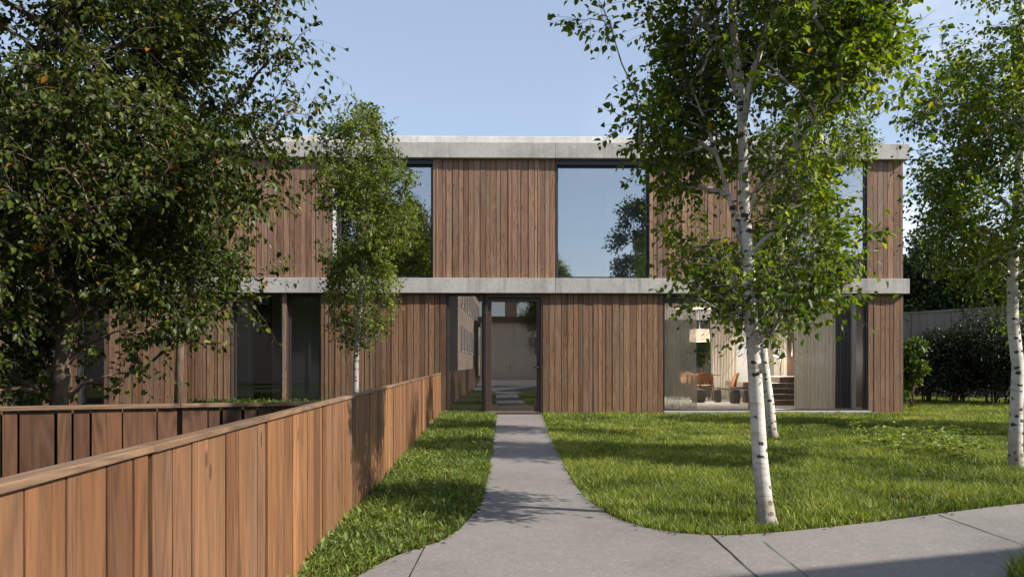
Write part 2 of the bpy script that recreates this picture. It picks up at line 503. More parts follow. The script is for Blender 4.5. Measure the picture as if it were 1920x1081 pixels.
LEFT_EDGE = [gpt(*p) for p in [(930, 776), (922, 840), (908, 915), (897, 944), (872, 980), (833, 1010), (798, 1022), (740, 1042), (668, 1080)]]
RIGHT_EDGE = [gpt(*p) for p in [(1016, 776), (1030, 812), (1048, 850), (1067, 890), (1092, 925), (1130, 956), (1180, 979), (1250, 995), (1330, 1002), (1400, 1001), (1500, 993), (1600, 982), (1700, 970), (1800, 957), (1920, 943)]]
LEFT_EDGE += [(-1.02, 3.6), (-1.04, 2.0), (-1.0, -3.0)]
RIGHT_EDGE += [(6.2, 7.3), (9.5, 8.6), (14.0, 10.2)]
VERGE = [(2.58, 4.15), (2.75, 4.40), (3.06, 4.68), (4.2, 5.15), (7.0, 6.2), (14.0, 8.8)]


def smooth(pts, n=4):
    P = [Vector((p[0], p[1], 0)) for p in pts]; out = []
    for i in range(len(P) - 1):
        a, b, c, d = P[max(i - 1, 0)], P[i], P[i + 1], P[min(i + 2, len(P) - 1)]
        for k in range(n):
            u = k / n
            q = 0.5 * ((2 * b) + (c - a) * u + (2 * a - 5 * b + 4 * c - d) * u * u + (3 * b - a - 3 * c + d) * u ** 3)
            out.append((q.x, q.y))
    out.append(pts[-1])
    return out


LE, RE, VE = smooth(LEFT_EDGE), smooth(RIGHT_EDGE), smooth(VERGE)
poly = LE + [(2.6, -3.0)] + VE + [(14.0, 10.2)][:0] + RE[::-1]
pv = MB(); pv.prism(poly, -0.06, 0.0)
pave = pv.build('pavement', M['pave']); tag(pave, kind='structure')
jm = MB()


def joint(p, q, w):
    a = Vector((*gpt(*p), 0.0)); b = Vector((*gpt(*q), 0.0))
    n = (b - a).normalized().cross(Vector((0, 0, 1))) * w / 2
    K = 7
    prev = None
    for i in range(K + 1):
        c = a.lerp(b, i / K) + n * random.uniform(-0.5, 0.5)
        ww = random.uniform(0.6, 1.3)
        if prev: jm.face([prev[0], prev[1], c + n * ww + Vector((0, 0, .004)), c - n * ww + Vector((0, 0, .004))])
        prev = (c - n * ww + Vector((0, 0, .004)), c + n * ww + Vector((0, 0, .004)))


joint((1334, 1003), (1432, 1092), 0.009)
joint((1432, 1015), (1520, 1085), 0.005)
joint((1760, 965), (1960, 1036), 0.008)
joint((797, 1024), (762, 1094), 0.006)
tag(jm.build('pavement_joint', M['joint']), kind='structure')

# ------------------------------------------------------------------ the house
YAW = math.atan(0.0155)
HY = 18.0
house = empty('timber_house', (0, HY, 0), YAW)
tag(house, 'two storey house clad in brown vertical timber boards between pale concrete bands', 'house')


def hx(px):
    u = (px - CX) / F
    return u * HY / (1 - 0.0155 * u)


def hz(py): return EYE - (py - CY) / F * HY


Z_TOP, Z_SOF = hz(269.5), hz(298.5)          # roof band
Z_B1, Z_B0 = hz(522), hz(550)                # storey band
XL, XR = -17.0, hx(1694)
BACK = 5.0


def boards(mb, x0, x1, z0, z1, wmin=0.085, wmax=0.15, y_out=0.0, gap=0.011):
    x = x0; k = 0
    while x < x1 - 0.02:
        w = random.uniform(wmin, wmax)
        if x + w > x1 - 0.06: w = x1 - x
        dep = random.choice([0.0, 0.0, 0.003, 0.005, 0.008]) + random.uniform(0, 0.002)
        r = min(1, max(0, random.gauss(0.5, 0.27)))
        mb.box(x, x + w - gap, y_out - dep, 0.028, z0 + random.uniform(0, .004), z1, r)
        # narrow cover strip now and then
        if random.random() < 0.18:
            xs = x + w - gap * 0.5
            mb.box(xs - 0.012, xs + 0.012, y_out - dep - 0.009, 0.0, z0 + 0.002, z1 - 0.001, min(1, r + 0.2))
        x += w


UP = [(XL, hx(632)), (hx(812), hx(1042)), (hx(1218), hx(1478)), (hx(1626), XR)]
LO = [(XL, hx(16)), (hx(80), hx(95)), (hx(127), hx(145)), (hx(195), hx(432)), (hx(602), hx(837)), (hx(1018), hx(1244)), (hx(1628), XR)]
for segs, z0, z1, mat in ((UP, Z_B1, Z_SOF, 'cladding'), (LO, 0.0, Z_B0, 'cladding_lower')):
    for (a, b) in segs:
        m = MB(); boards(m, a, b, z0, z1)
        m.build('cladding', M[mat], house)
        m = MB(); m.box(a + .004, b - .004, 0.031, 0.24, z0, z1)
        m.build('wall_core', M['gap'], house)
# right gable boards
for z0, z1, mat in ((Z_B1, Z_SOF, 'cladding'), (0.0, Z_B0, 'cladding_lower')):
    m = MB(); boards(m, 0.03, BACK, z0, z1)
    R = Matrix.Translation((XR - 0.03, 0, 0)) @ Matrix.Rotation(rad(90), 4, 'Z')
    m.v = [tuple(R @ Vector(p)) for p in m.v]
    m.build('cladding', M[mat], house)
# bands
def band(z0, z1, name):
    m = MB()
    cuts = [XL - .1, hx(-400), hx(150), hx(596), hx(1040) , hx(1500), XR + 0.08]
    for i in range(len(cuts) - 1):
        m.box(cuts[i] + (.002 if i else 0), cuts[i + 1] - .002, -0.125, BACK + 0.06, z0, z1, random.random())
    m.build(name, M['conc'], house, bevel=0.008)
band(Z_SOF, Z_TOP, 'roof_band')
band(Z_B0, Z_B1, 'storey_band')
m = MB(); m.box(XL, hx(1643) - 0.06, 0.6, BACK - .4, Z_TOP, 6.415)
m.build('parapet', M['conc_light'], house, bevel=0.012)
# plinth + ground floor slab
m = MB(); m.box(XL, XR - .02, 0.05, 7.62, -0.3, 0.055)
m.build('floor_slab', M['floor_in'], house)
# rear wall of the main block
m = MB(); m.box(XL, XR - .02, BACK - 0.15, BACK, Z_B1, Z_SOF); m.box(XL, 3.30, BACK - 0.15, BACK, 0.055, Z_B0)
m.build('rear_wall', M['plaster_grey'], house)


def window(x0, x1, z0, z1, y=0.09, fw=0.05, splits=(), mat='metal_dark', gl='glass', jamb=None, top=0.0, name='window', bottom=None, fd=0.07):
    """frame as the part, panes as sub-parts; the frame sits y behind the boards"""
    m = MB()
    bt = fw if bottom is None else bottom
    if jamb is None: jamb = 0.012
    # lining of the reveal
    m.box(x0, x0 + jamb, 0.002, y + fd, z0, z1); m.box(x1 - jamb, x1, 0.002, y + fd, z0, z1)
    m.box(x0 + jamb, x1 - jamb, 0.004, y + fd, z1 - 0.012 - top, z1)
    m.box(x0 + jamb, x1 - jamb, -0.01, y + fd, z0, z0 + 0.015)
    a, b, c, d = x0 + jamb, x1 - jamb, z0 + .015, z1 - .012 - top
    m.box(a, b, y, y + fd - .002, d - fw, d - .001); m.box(a, b, y, y + fd - .002, c + .001, c + bt)
    xs = [a] + [s for s in splits] + [b]
    m.box(a + .001, a + fw, y + .002, y + fd - .004, c + bt, d - fw); m.box(b - fw, b - .001, y + .002, y + fd - .004, c + bt, d - fw)
    for s in splits: m.box(s - fw * .5, s + fw * .5, y + .003, y + fd - .005, c + bt, d - fw)
    w = m.build(name, M[mat], house, bevel=0.003)
    panes = []
    for i in range(len(xs) - 1):
        p0 = xs[i] + (fw if i == 0 else fw * .5); p1 = xs[i + 1] - (fw if i == len(xs) - 2 else fw * .5)
        p = MB(); p.face([(p0, y + fd * .5, c + bt), (p1, y + fd * .5, c + bt), (p1, y + fd * .5, d - fw), (p0, y + fd * .5, d - fw)])
        panes.append(p.build('pane', M[gl], w))
    return w, panes


# upper storey
window(hx(632), hx(812), Z_B1, Z_SOF, 0.10, 0.045, (hx(724),), gl='glass_up', top=0.10)
window(hx(1042), hx(1218), Z_B1, Z_SOF, 0.10, 0.04, (), gl='glass_up', top=0.11, jamb=0.02)
window(hx(1478), hx(1540), Z_B1, Z_SOF, 0.10, 0.045, (), gl='glass_up', top=0.02)
m = MB(); m.box(hx(1540), hx(1553), 0.16, 0.24, Z_B1, Z_SOF); m.build('window_post', M['metal_dark'], house)
wu, _ = window(hx(1553), hx(1626), Z_B1, Z_SOF, 0.03, 0.05, (), gl='glass_up', top=0.02, bottom=0.05)
m = MB(); m.box(hx(1553) + .064, hx(1626) - .064, 0.035, 0.085, Z_B1 + .36, Z_B1 + .41); m.build('transom', M['metal_dark'], wu)
m = MB(); m.box(hx(624), hx(631), -.016, .012, Z_B1 + .03, Z_SOF - .12); m.build('sunlit_jamb_strip', M['white'], house)  # pale strip stands in for sunlight on the left jamb
# lower storey, left group
window(hx(16), hx(80), 0.055, Z_B0, 0.16, 0.04, ())
window(hx(95), hx(127), 0.055, Z_B0, 0.16, 0.035, ())
window(hx(145), hx(195), 0.055, Z_B0, 0.16, 0.04, ())
x0, x1 = hx(432), hx(602)
wl_, _ = window(x0, hx(529), 0.055, Z_B0, 0.17, 0.055, (), 'metal', jamb=0.022, top=0.03)
wl2, _ = window(hx(537), x1, 0.055, Z_B0, 0.12, 0.05, (), 'metal', jamb=0.018, top=0.02)
m = MB(); m.box(hx(529) + .003, hx(537) - .003, -0.012, 0.2, 0.055, Z_B0 - .002, 0.8); m.build('window_post', M['cladding'], house, bevel=.003)
# entrance: side light and door
window(hx(837), hx(908), 0.03, Z_B0, 0.03, 0.045, (), 'metal', 'glass_door', top=0.0, bottom=0.035)
dm = MB()
dx0, dx1 = hx(910), hx(1018)
zt = Z_B0 - 0.002
for a, b in ((dx0, dx0 + .05), (dx1 - .05, dx1)): dm.box(a, b, 0.01, 0.2, 0.03, zt)
dm.box(dx0 + .05, dx1 - .05, 0.012, 0.2, zt - .09, zt)
dm.box(dx0 + .05, dx1 - .05, 0.012, 0.2, 0.0, 0.05)
dm.build('door_frame', M['door_frame'], house, bevel=.004)
lm = MB(); a, b, c, d = dx0 + .054, dx1 - .054, 0.055, zt - .095
fw = 0.085
lm.box(a, a + fw, .06, .125, c, d); lm.box(b - fw, b, .06, .125, c, d)
lm.box(a + fw, b - fw, .062, .123, d - fw, d); lm.box(a + fw, b - fw, .062, .123, c, c + .13)
door = lm.build('door', M['door_frame'], house, bevel=.004)
p = MB(); p.face([(a + fw, .09, c + .13), (b - fw, .09, c + .13), (b - fw, .09, d - fw), (a + fw, .09, d - fw)]); p.build('pane', M['glass_door'], door)
hm = MB()
hm.tube([(b - .045, .06, 1.05), (b - .045, .015, 1.05), (b - .16, .012, 1.05)], .010, 8); hm.box(b - .062, b - .028, .052, .0595, 0.96, 1.14)
hm.build('handle', M['black'], door)
m = MB(); m.box(dx0 - .02, dx1 + .02, -0.10, 0.012, -0.02, 0.028); m.build('threshold', M['door_frame'], house, bevel=.004)
# living room window, sliding
x0, x1 = hx(1244), hx(1628)
xm = hx(1408)
m = MB()
m.box(x0, x0 + .03, .002, .2, .055, Z_B0); m.box(x1 - .04, x1, .002, .2, .055, Z_B0)
m.box(x0 + .03, xm, .10, .2, Z_B0 - .20, Z_B0 - .001); m.box(xm, x1 - .04, .02, .2, Z_B0 - .06, Z_B0 - .001)
m.box(x0 + .03, x1 - .04, -.03, .2, .056, .10); m.box(xm - .025, xm + .025, .06, .12, .10, Z_B0 - .2)
m.box(x1 - .075, x1 - .041, .02, .09, .10, Z_B0 - .06)
lw = m.build('window', M['metal_dark'], house, bevel=.003)
p = MB(); p.face([(x0 + .03, .12, .10), (xm - .025, .12, .10), (xm - .025, .12, Z_B0 - .2), (x0 + .03, .12, Z_B0 - .2)]); p.build('pane', M['glass_low'], lw)
p = MB(); p.face([(xm + .025, .07, .10), (x1 - .075, .07, .10), (x1 - .075, .07, Z_B0 - .06), (xm + .025, .07, Z_B0 - .06)]); p.build('pane', M['glass_low'], lw)
m = MB(); m.box(x0 - .02, x1 - .02, -0.16, -.031, -0.03, 0.075); m.build('sill', M['conc'], house, bevel=.006)

# rooms behind the glass
def room(x0, x1, y1, z0, z1, mat, floor=None, y0=0.245, ceil='plaster', left=True, right=True, back=True):
    m = MB()
    if left: m.box(x0 - .08, x0, y0, y1, z0, z1)
    if right: m.box(x1, x1 + .08, y0, y1, z0, z1)
    if back: m.box(x0, x1, y1, y1 + .08, z0, z1)
    m.build('interior_wall', M[mat], house)
    m = MB(); m.face([(x0, y0, z1 - .006), (x0, y1, z1 - .006), (x1, y1, z1 - .006), (x1, y0, z1 - .006)]); m.build('ceiling', M[ceil], house)
    if floor:
        m = MB(); m.face([(x0, y0, z0 + .006), (x1, y0, z0 + .006), (x1, y1, z0 + .006), (x0, y1, z0 + .006)]); m.build('floor', M[floor], house)
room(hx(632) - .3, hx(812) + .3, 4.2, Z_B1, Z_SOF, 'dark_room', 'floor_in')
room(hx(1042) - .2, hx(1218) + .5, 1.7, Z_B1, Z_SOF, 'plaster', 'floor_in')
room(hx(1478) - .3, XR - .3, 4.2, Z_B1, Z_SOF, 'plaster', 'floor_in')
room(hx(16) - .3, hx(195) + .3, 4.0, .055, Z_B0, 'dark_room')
room(hx(432) - .3, hx(602) + .3, 2.2, .055, Z_B0, 'plaster', 'floor_in')
m = MB(); m.box(hx(440), hx(476), 1.4, 1.46, .06, Z_B0 - .02); m.build('inner_door', M['darkwood'], house)
room(hx(837) - .1, hx(1018) + .1, 1.5, .055, Z_B0, 'hall_wall')
# white recess seen through the middle upper window
m = MB(); m.box(hx(1150), hx(1153), 1.3, 1.695, Z_B1 + .01, Z_SOF - .35); m.box(hx(1153), hx(1218) + .49, 1.3, 1.35, Z_B1 + .01, Z_SOF - .35)
m.build('wardrobe_partition', M['white'], house)
# inner hall door
m = MB(); m.box(hx(929), hx(966), 1.42, 1.485, .06, 2.28); m.box(hx(966) + .01, hx(1010), 1.45, 1.49, .06, 2.5)
idoor = m.build('inner_door', M['plaster_grey'], house, bevel=.004)
m = MB(); ih = hx(958); m.tube([(ih, 1.42, 1.06), (ih, 1.37, 1.06), (ih - .12, 1.365, 1.06)], .011, 8); m.box(ih - .018, ih + .018, 1.405, 1.419, .95, 1.12)
m.build('handle', M['black'], idoor)

# living room and its rear bay, roof and side glazing added for light
LX0, LX1 = x0 - .15, XR - .28
EB = 7.4; EZ = 3.35
m = MB()
m.box(LX0 - .1, LX0, .245, BACK + .06, .055, Z_B0 - .004); m.box(LX0 - .1, LX0, BACK + .13, EB, .055, EZ - .002)

m.box(LX0 - .1, 4.35, EB, EB + .15, .055, EZ); m.box(4.35, 6.62, EB, EB + .15, 2.52, EZ); m.box(6.62, XR - .02, EB, EB + .15, .055, EZ)
m.box(LX0, LX1 + .2, BACK + .065, BACK + .12, Z_B0 + .02, EZ + .05)
m.build('interior_wall', M['white'], house)
m = MB(); m.box(LX1, LX1 + .1, .245, BACK, .055, Z_B0 - .004); m.build('interior_wall', M['darkwood'], house)
m = MB(); m.face([(LX0, .245, Z_B0 - .006), (LX0, BACK + .05, Z_B0 - .006), (LX1, BACK + .05, Z_B0 - .006), (LX1, .245, Z_B0 - .006)])
m.build('ceiling', M['plaster'], house)
m = MB()
m.box(LX0 - .1, XR - .02, EB - .25, EB + .15, EZ, EZ + .12); m.box(LX0 - .1, 3.9, BACK + .13, EB - .25, EZ, EZ + .12)
m.build('bay_roof', M['conc'], house)
m = MB(); m.box(3.9, XR - .02, BACK + .13, BACK + .19, EZ, EZ + .1)
for xx in (5.9, 6.9, 7.9): m.box(xx - .03, xx + .03, BACK + .19, EB - .25, EZ + .02, EZ + .08)
sk = m.build('added_skylight', M['metal_dark'], house)  # unseen roof glazing, added to let sun into the living room
p = MB(); p.face([(3.9, BACK + .19, EZ + .05), (XR - .02, BACK + .19, EZ + .05), (XR - .02, EB - .25, EZ + .05), (3.9, EB - .25, EZ + .05)]); p.build('pane', M['glass_low'], sk)
m = MB()
m.box(XR - .08, XR - .02, BACK + .12, EB - .02, .055, .115); m.box(XR - .08, XR - .02, BACK + .12, EB - .02, EZ - .06, EZ - .001)
for yy in (BACK + .12, EB - .08): m.box(XR - .08, XR - .02, yy, yy + .06, .115, EZ - .06)
sg = m.build('added_side_window', M['metal_dark'], house)  # unseen glazed side, added so more sun reaches the room
p = MB(); p.face([(XR - .05, BACK + .18, .06), (XR - .05, EB - .08, .06), (XR - .05, EB - .08, EZ), (XR - .05, BACK + .18, EZ)]); p.build('pane', M['glass_low'], sg)
m = MB(); m.box(4.35, 4.42, EB + .02, EB + .1, .055, 2.52); m.box(6.55, 6.62, EB + .02, EB + .1, .055, 2.52); m.box(5.9, 5.94, EB + .02, EB + .1, .055, 2.52); m.box(4.42, 6.55, EB + .02, EB + .1, 2.45, 2.519)
rw = m.build('window', M['metal_dark'], house)
p = MB(); p.face([(4.42, EB + .06, .06), (6.55, EB + .06, .06), (6.55, EB + .06, 2.45), (4.42, EB + .06, 2.45)]); p.build('pane', M['glass_low'], rw)


def inloc(px, py, yl):
    """house-local point seen at a photograph position, yl behind the facade"""
    u = (px - CX) / F
    x = u * (HY + yl) / (1 - 0.0155 * u)
    Y = HY + yl + 0.0155 * x
    return (x, yl, EYE - (py - CY) / F * Y)


# concrete pier, dark inner door, steps
a = inloc(1437, 0, 7.1)[0]; b = inloc(1456, 0, 7.1)[0]
m = MB(); m.box(a, b, 7.0, 7.2, .055, EZ - .02); m.build('pier', M['conc_wall'], house)
m = MB(); a = inloc(1481, 0, 6.1)[0]
m.box(a, LX1 + .06, 6.0, 6.08, .62, 2.5); dk = m.build('inner_door', M['darkwood'], house)
m = MB(); m.tube([(a + .1, 5.99, 1.35), (a + .1, 5.94, 1.35), (a + .1, 5.94, 1.75), (a + .1, 5.99, 1.75)], .012, 8); m.build('handle', M['white'], dk)
sx0 = inloc(1441, 0, 3.0)[0]
st = MB()
for k in range(4):
    y0_ = 2.6 + k * .42
    st.box(sx0 + .02 * k, LX1 - .003, y0_, 7.0 - .001 * k if k == 3 else y0_ + .43, .056 + .135 * k, .056 + .135 * (k + 1), random.random())
a1 = inloc(1470, 0, 4.2)[0]
st.box(a1, LX1 - .004, 4.35, 5.9, .598, .76, .7)
st.build('steps', M['stepwood'], house, bevel=.006)

# ------------------------------------------------------------------ things in the living room
def hw(p):
    """house-local to world"""
    v = Matrix.Rotation(YAW, 4, 'Z') @ Vector(p)
    return (v.x, v.y + HY, v.z)


def curtain(name, label, xa, ya, xb, yb, z0, z1, mat, folds=12, amp=.035, group='curtains of the living room', seed=0):
    r = random.Random(seed)
    A = Vector((xa, ya, 0)); B = Vector((xb, yb, 0)); L = (B - A).length
    d = (B - A) / L; n = Vector((-d.y, d.x, 0))
    K = folds * 9; rows = 9
    V, Q, sm = [], [], []
    ph = [r.uniform(-.9, .9) for _ in range(folds + 2)]; am = [r.uniform(.55, 1.35) for _ in range(folds + 2)]
    for j in range(rows + 1):
        w = j / rows
        for i in range(K + 1):
            u = i / K; f = u * folds; k = int(f); q = f - k
            aa = am[k] * (1 - q) + am[k + 1] * q; pp = ph[k] * (1 - q) + ph[k + 1] * q
            off = amp * aa * (0.75 + .35 * (1 - w)) * math.sin(2 * math.pi * f + pp) + .006 * math.sin(9 * w + 3 * f)
            p = A + d * (u * L + .008 * math.sin(5 * w + f)) + n * off
            V.append((p.x, p.y, z0 + (z1 - z0) * w))
    for j in range(rows):
        for i in range(K):
            a = j * (K + 1) + i; Q.append((a, a + 1, a + K + 2, a + K + 1))
    c = hw((xa, ya, z0))
    o = link_mesh(name, quad_mesh(name, [(v[0] - xa, v[1] - ya, v[2] - z0) for v in V], Q, None, True), M[mat])
    o.location = c; o.rotation_euler = (0, 0, YAW)
    tag(o, label, 'curtain', group)
    return o


ZC = Z_B0 - .02
curtain('curtain', 'thin see-through sheer curtain at the left end of the living room window', inloc(1247, 0, .32)[0], .32, inloc(1306, 0, .32)[0], .32, .10, ZC, 'sheer_thin', 8, .04, seed=1)
curtain('curtain', 'wide off-white sheer curtain drawn across the right half of the living room window', inloc(1490, 0, .34)[0], .34, inloc(1566, 0, .34)[0], .34, .10, ZC, 'sheer', 11, .04, seed=2)
curtain('curtain', 'narrow grey-blue curtain beside the corner post of the living room', inloc(1564, 0, .42)[0], .42, inloc(1597, 0, .42)[0], .42, .10, ZC, 'grey_curtain', 5, .04, seed=3)
curtain('curtain', 'cream linen curtain behind the round dining table', inloc(1339, 0, 7.15)[0], 7.15, inloc(1388, 0, 7.15)[0], 7.15, .07, 2.5, 'linen', 9, .05, seed=4)
curtain('curtain', 'bright white curtain behind the black floor lamp', inloc(1456, 0, 7.0)[0], 6.9, XR - .16, 6.6, .61, 3.1, 'linen', 8, .05, seed=5)
# white post between curtain and window corner
a = inloc(1597, 0, .3)[0]; b = inloc(1604, 0, .3)[0]
m = MB(); m.box(a, b, .26, .34, .06, ZC); m.build('window_post', M['plaster'], house)

# dining table
c = inloc(1318, 0, 6.0); cx, cy = c[0], 6.0; FZ = .057
T = empty('dining_table', hw((cx, cy, FZ))); tag(T, 'round wooden dining table under the drum pendant lamp', 'table')
m = MB(); m.lathe([(0, .725), (.60, .725), (.62, .735), (.62, .752), (.60, .76), (0, .76)]); m.build('tabletop', M['teak'], T)
for k in range(4):
    an = rad(45 + 90 * k); m = MB()
    m.tube([(.42 * math.cos(an), .42 * math.sin(an), .725), (.50 * math.cos(an), .50 * math.sin(an), 0)], [.028, .016], 10); m.build('leg', M['teak'], T)
m = MB(); m.lathe([(0, 0), (.10, 0), (.17, .035), (.175, .04), (.16, .037), (.09, .008), (0, .008)])
bowl = m.build('bowl', M['teak']); bowl.location = Vector(hw((cx + .1, cy, FZ + .76))) ; tag(bowl, 'shallow wooden bowl on the round dining table', 'bowl')


def chair(name, label, loc, rz, low=False, group=None):
    T = empty(name, loc, rz); tag(T, label, 'chair', group)
    h = .36 if low else .45; w = .27 if low else .22; d = .27 if low else .22
    tilt = .12 if low else .05
    m = MB(); n = 6
    pts = [(-w, -d), (w, -d), (w * 1.02, d * .6), (w * .8, d), (-w * .8, d), (-w * 1.02, d * .6)]
    m.prism(pts, h - .035, h, .5); m.v = [(p[0], p[1], p[2] - p[1] * .12 * (1 if low else .3)) for p in m.v]
    m.build('seat', M['seat_fabric'], T, bevel=.012)
    # curved backrest shell
    m = MB(); R = 9; zz = 6
    b0, b1 = h + .02, h + (.46 if low else .36)
    def bp(i, j, k):
        u = i / R * 2 - 1; v = j / zz
        half = w * (0.72 + .42 * math.sin(math.pi * (0.15 + .7 * v)))
        return (u * half, d * .92 + tilt * v - .09 * (u * u) + .018 * k + .05 * (v - .5) ** 2, b0 + (b1 - b0) * v * (1 - .07 * u * u))
    for k in (0, 1):
        for i in range(R):
            for j in range(zz):
                q = [bp(i, j, k), bp(i + 1, j, k), bp(i + 1, j + 1, k), bp(i, j + 1, k)]
                m.face(q if k == 0 else q[::-1], .7, True)
    for i in range(R):
        m.face([bp(i, 0, 0), bp(i, 0, 1), bp(i + 1, 0, 1), bp(i + 1, 0, 0)], .7); m.face([bp(i, zz, 1), bp(i, zz, 0), bp(i + 1, zz, 0), bp(i + 1, zz, 1)], .7)
    for j in range(zz):
        m.face([bp(0, j, 1), bp(0, j, 0), bp(0, j + 1, 0), bp(0, j + 1, 1)], .7); m.face([bp(R, j, 0), bp(R, j, 1), bp(R, j + 1, 1), bp(R, j + 1, 0)], .7)
    m.build('backrest', M['teak'], T)
    for sx in (-1, 1):
        m = MB(); m.tube([(sx * w * .85, -d * .85, h - .03), (sx * w * .95, -d * 1.05, 0)], [.022, .014], 8); m.build('leg', M['teak'], T)
        m = MB(); m.tube([(sx * w * .6, d * .95 + .03, h + .16), (sx * w * .75, d * .9, h - .04), (sx * w * .9, d * 1.25, 0)], [.014, .022, .014], 8); m.build('leg', M['teak'], T)
    return T


ca = inloc(1325, 0, 5.2)
chair('dining_chair', 'wooden dining chair with its back to the window, pushed up to the round table', hw((ca[0], 5.2, FZ)), rad(180), group='dining chairs at the round table')
chair('dining_chair', 'wooden dining chair on the far side of the round table', hw((ca[0] - .05, 6.75, FZ)), rad(8), group='dining chairs at the round table')
ca = inloc(1372, 0, 5.0)
chair('lounge_chair', 'low wooden lounge chair with a curved orange-brown back, turned sideways', hw((ca[0] - .1, 5.0, FZ)), rad(-97), low=True)


def pouf(label, px, yl, r, h):
    m = MB()
    prof = [(0, 0), (r * .8, 0), (r * .95, h * .12), (r * 1.03, h * .45), (r, h * .75), (r * .86, h * .95), (r * .6, h), (0, h * 1.01)]
    m.lathe(prof, n=24)
    o = m.build('pouf_stool', M['knit']); o.location = hw((inloc(px, 0, yl)[0], yl, FZ)); tag(o, label, 'pouf', 'drum poufs on the living room floor')


pouf('wide pale pouf half hidden behind the thin sheer curtain', 1314, 4.3, .20, .36)
pouf('small upright pouf in front of the lounge chair', 1350, 4.3, .105, .36)
pouf('drum pouf in front of the low dark table', 1382, 3.7, .145, .37)
pouf('drum pouf beside the birch trunk, right of the low dark table', 1404, 4.0, .12, .36)
lc = inloc(1397, 0, 4.75)
T = empty('low_table', hw((lc[0], 4.75, FZ))); tag(T, 'low table with a thin dark round top behind the drum poufs', 'table')
m = MB(); m.lathe([(0, .36), (.34, .36), (.36, .375), (.36, .395), (.3, .41), (0, .415)]); m.build('tabletop', M['darkwood'], T)
for k in range(3):
    an = rad(30 + 120 * k); m = MB(); m.tube([(.2 * math.cos(an), .2 * math.sin(an), .36), (.27 * math.cos(an), .27 * math.sin(an), 0)], .015, 8); m.build('leg', M['darkwood'], T)

# pendant lamp
pc = inloc(1317, 640, 5.2)
T = empty('pendant_lamp', hw((pc[0], 5.2, pc[2]))); tag(T, 'beige drum pendant lamp with a lit rim, hanging over the dining table', 'lamp')
m = MB(); m.lathe([(.30, 0), (.275, .36)], n=36); m.build('lamp_shade', M['shade'], T)
m = MB(); m.tube([(0, 0, .2), (0, 0, EZ - pc[2] - .02)], .006, 6); m.tube([(-.27, 0, .355), (.27, 0, .355)], .005, 6); m.build('cord', M['black'], T)
t = NT('lamp_diffuser'); M['bulb'] = t.done(t.add('Emission', {'Color': (1.0, .72, .42, 1), 'Strength': 2.2}).outputs[0])
m = MB(); m.lathe([(.27, .0), (.299, .0), (.298, .012), (.27, .012)], n=36); m.build('diffuser', M['bulb'], T)
def lamp(name, loc, power, color, size):
    ld = bpy.data.lights.new(name, 'POINT'); ld.energy = power; ld.color = color; ld.shadow_soft_size = size
    lo = bpy.data.objects.new(name, ld); COL.objects.link(lo); lo.parent = T; lo.location = loc
lamp('bulb', (0, 0, .14), 120, (1.0, .92, .82), .06)

# floor lamp on the steps
fc = inloc(1468, 722, 5.6); fz = .056 + .135 * 4
T = empty('floor_lamp', hw((fc[0], 5.6, fz))); tag(T, 'thin black floor lamp with a tilted cone shade on top of the steps', 'lamp')
m = MB(); m.tube([(0, 0, .12), (.015, 0, .45), (.05, 0, .86), (.045, 0, .9), (0.0, 0, .945), (-.05, 0, .95)], .010, 8); m.build('pole', M['black'], T)
for k in range(3):
    an = rad(20 + 120 * k); m = MB(); m.tube([(0, 0, .13), (.09 * math.cos(an), .09 * math.sin(an), 0)], .009, 6); m.build('leg', M['black'], T)
m = MB(); m.lathe([(.02, 0), (.05, -.02), (.10, -.21)], n=24); m.lathe([(.0, -.005), (.018, 0)], n=24)
R = Matrix.Translation((-.05, 0, .96)) @ Matrix.Rotation(rad(20), 4, 'Y')
m.v = [tuple(R @ Vector(p)) for p in m.v]; sh = m.build('lamp_shade', M['black'], T)
m = MB(); m.lathe([(0, -.17), (.086, -.17)], n=24); m.v = [tuple(R @ Vector(p)) for p in m.v]
t = NT('lamp_glow'); M['glow'] = t.done(t.add('Emission', {'Color': (1.0, .93, .82, 1), 'Strength': 1.6}).outputs[0])
m.build('diffuser', M['glow'], T)
lamp('bulb', (-.13, 0, .72), 60, (1.0, .94, .86), .04)

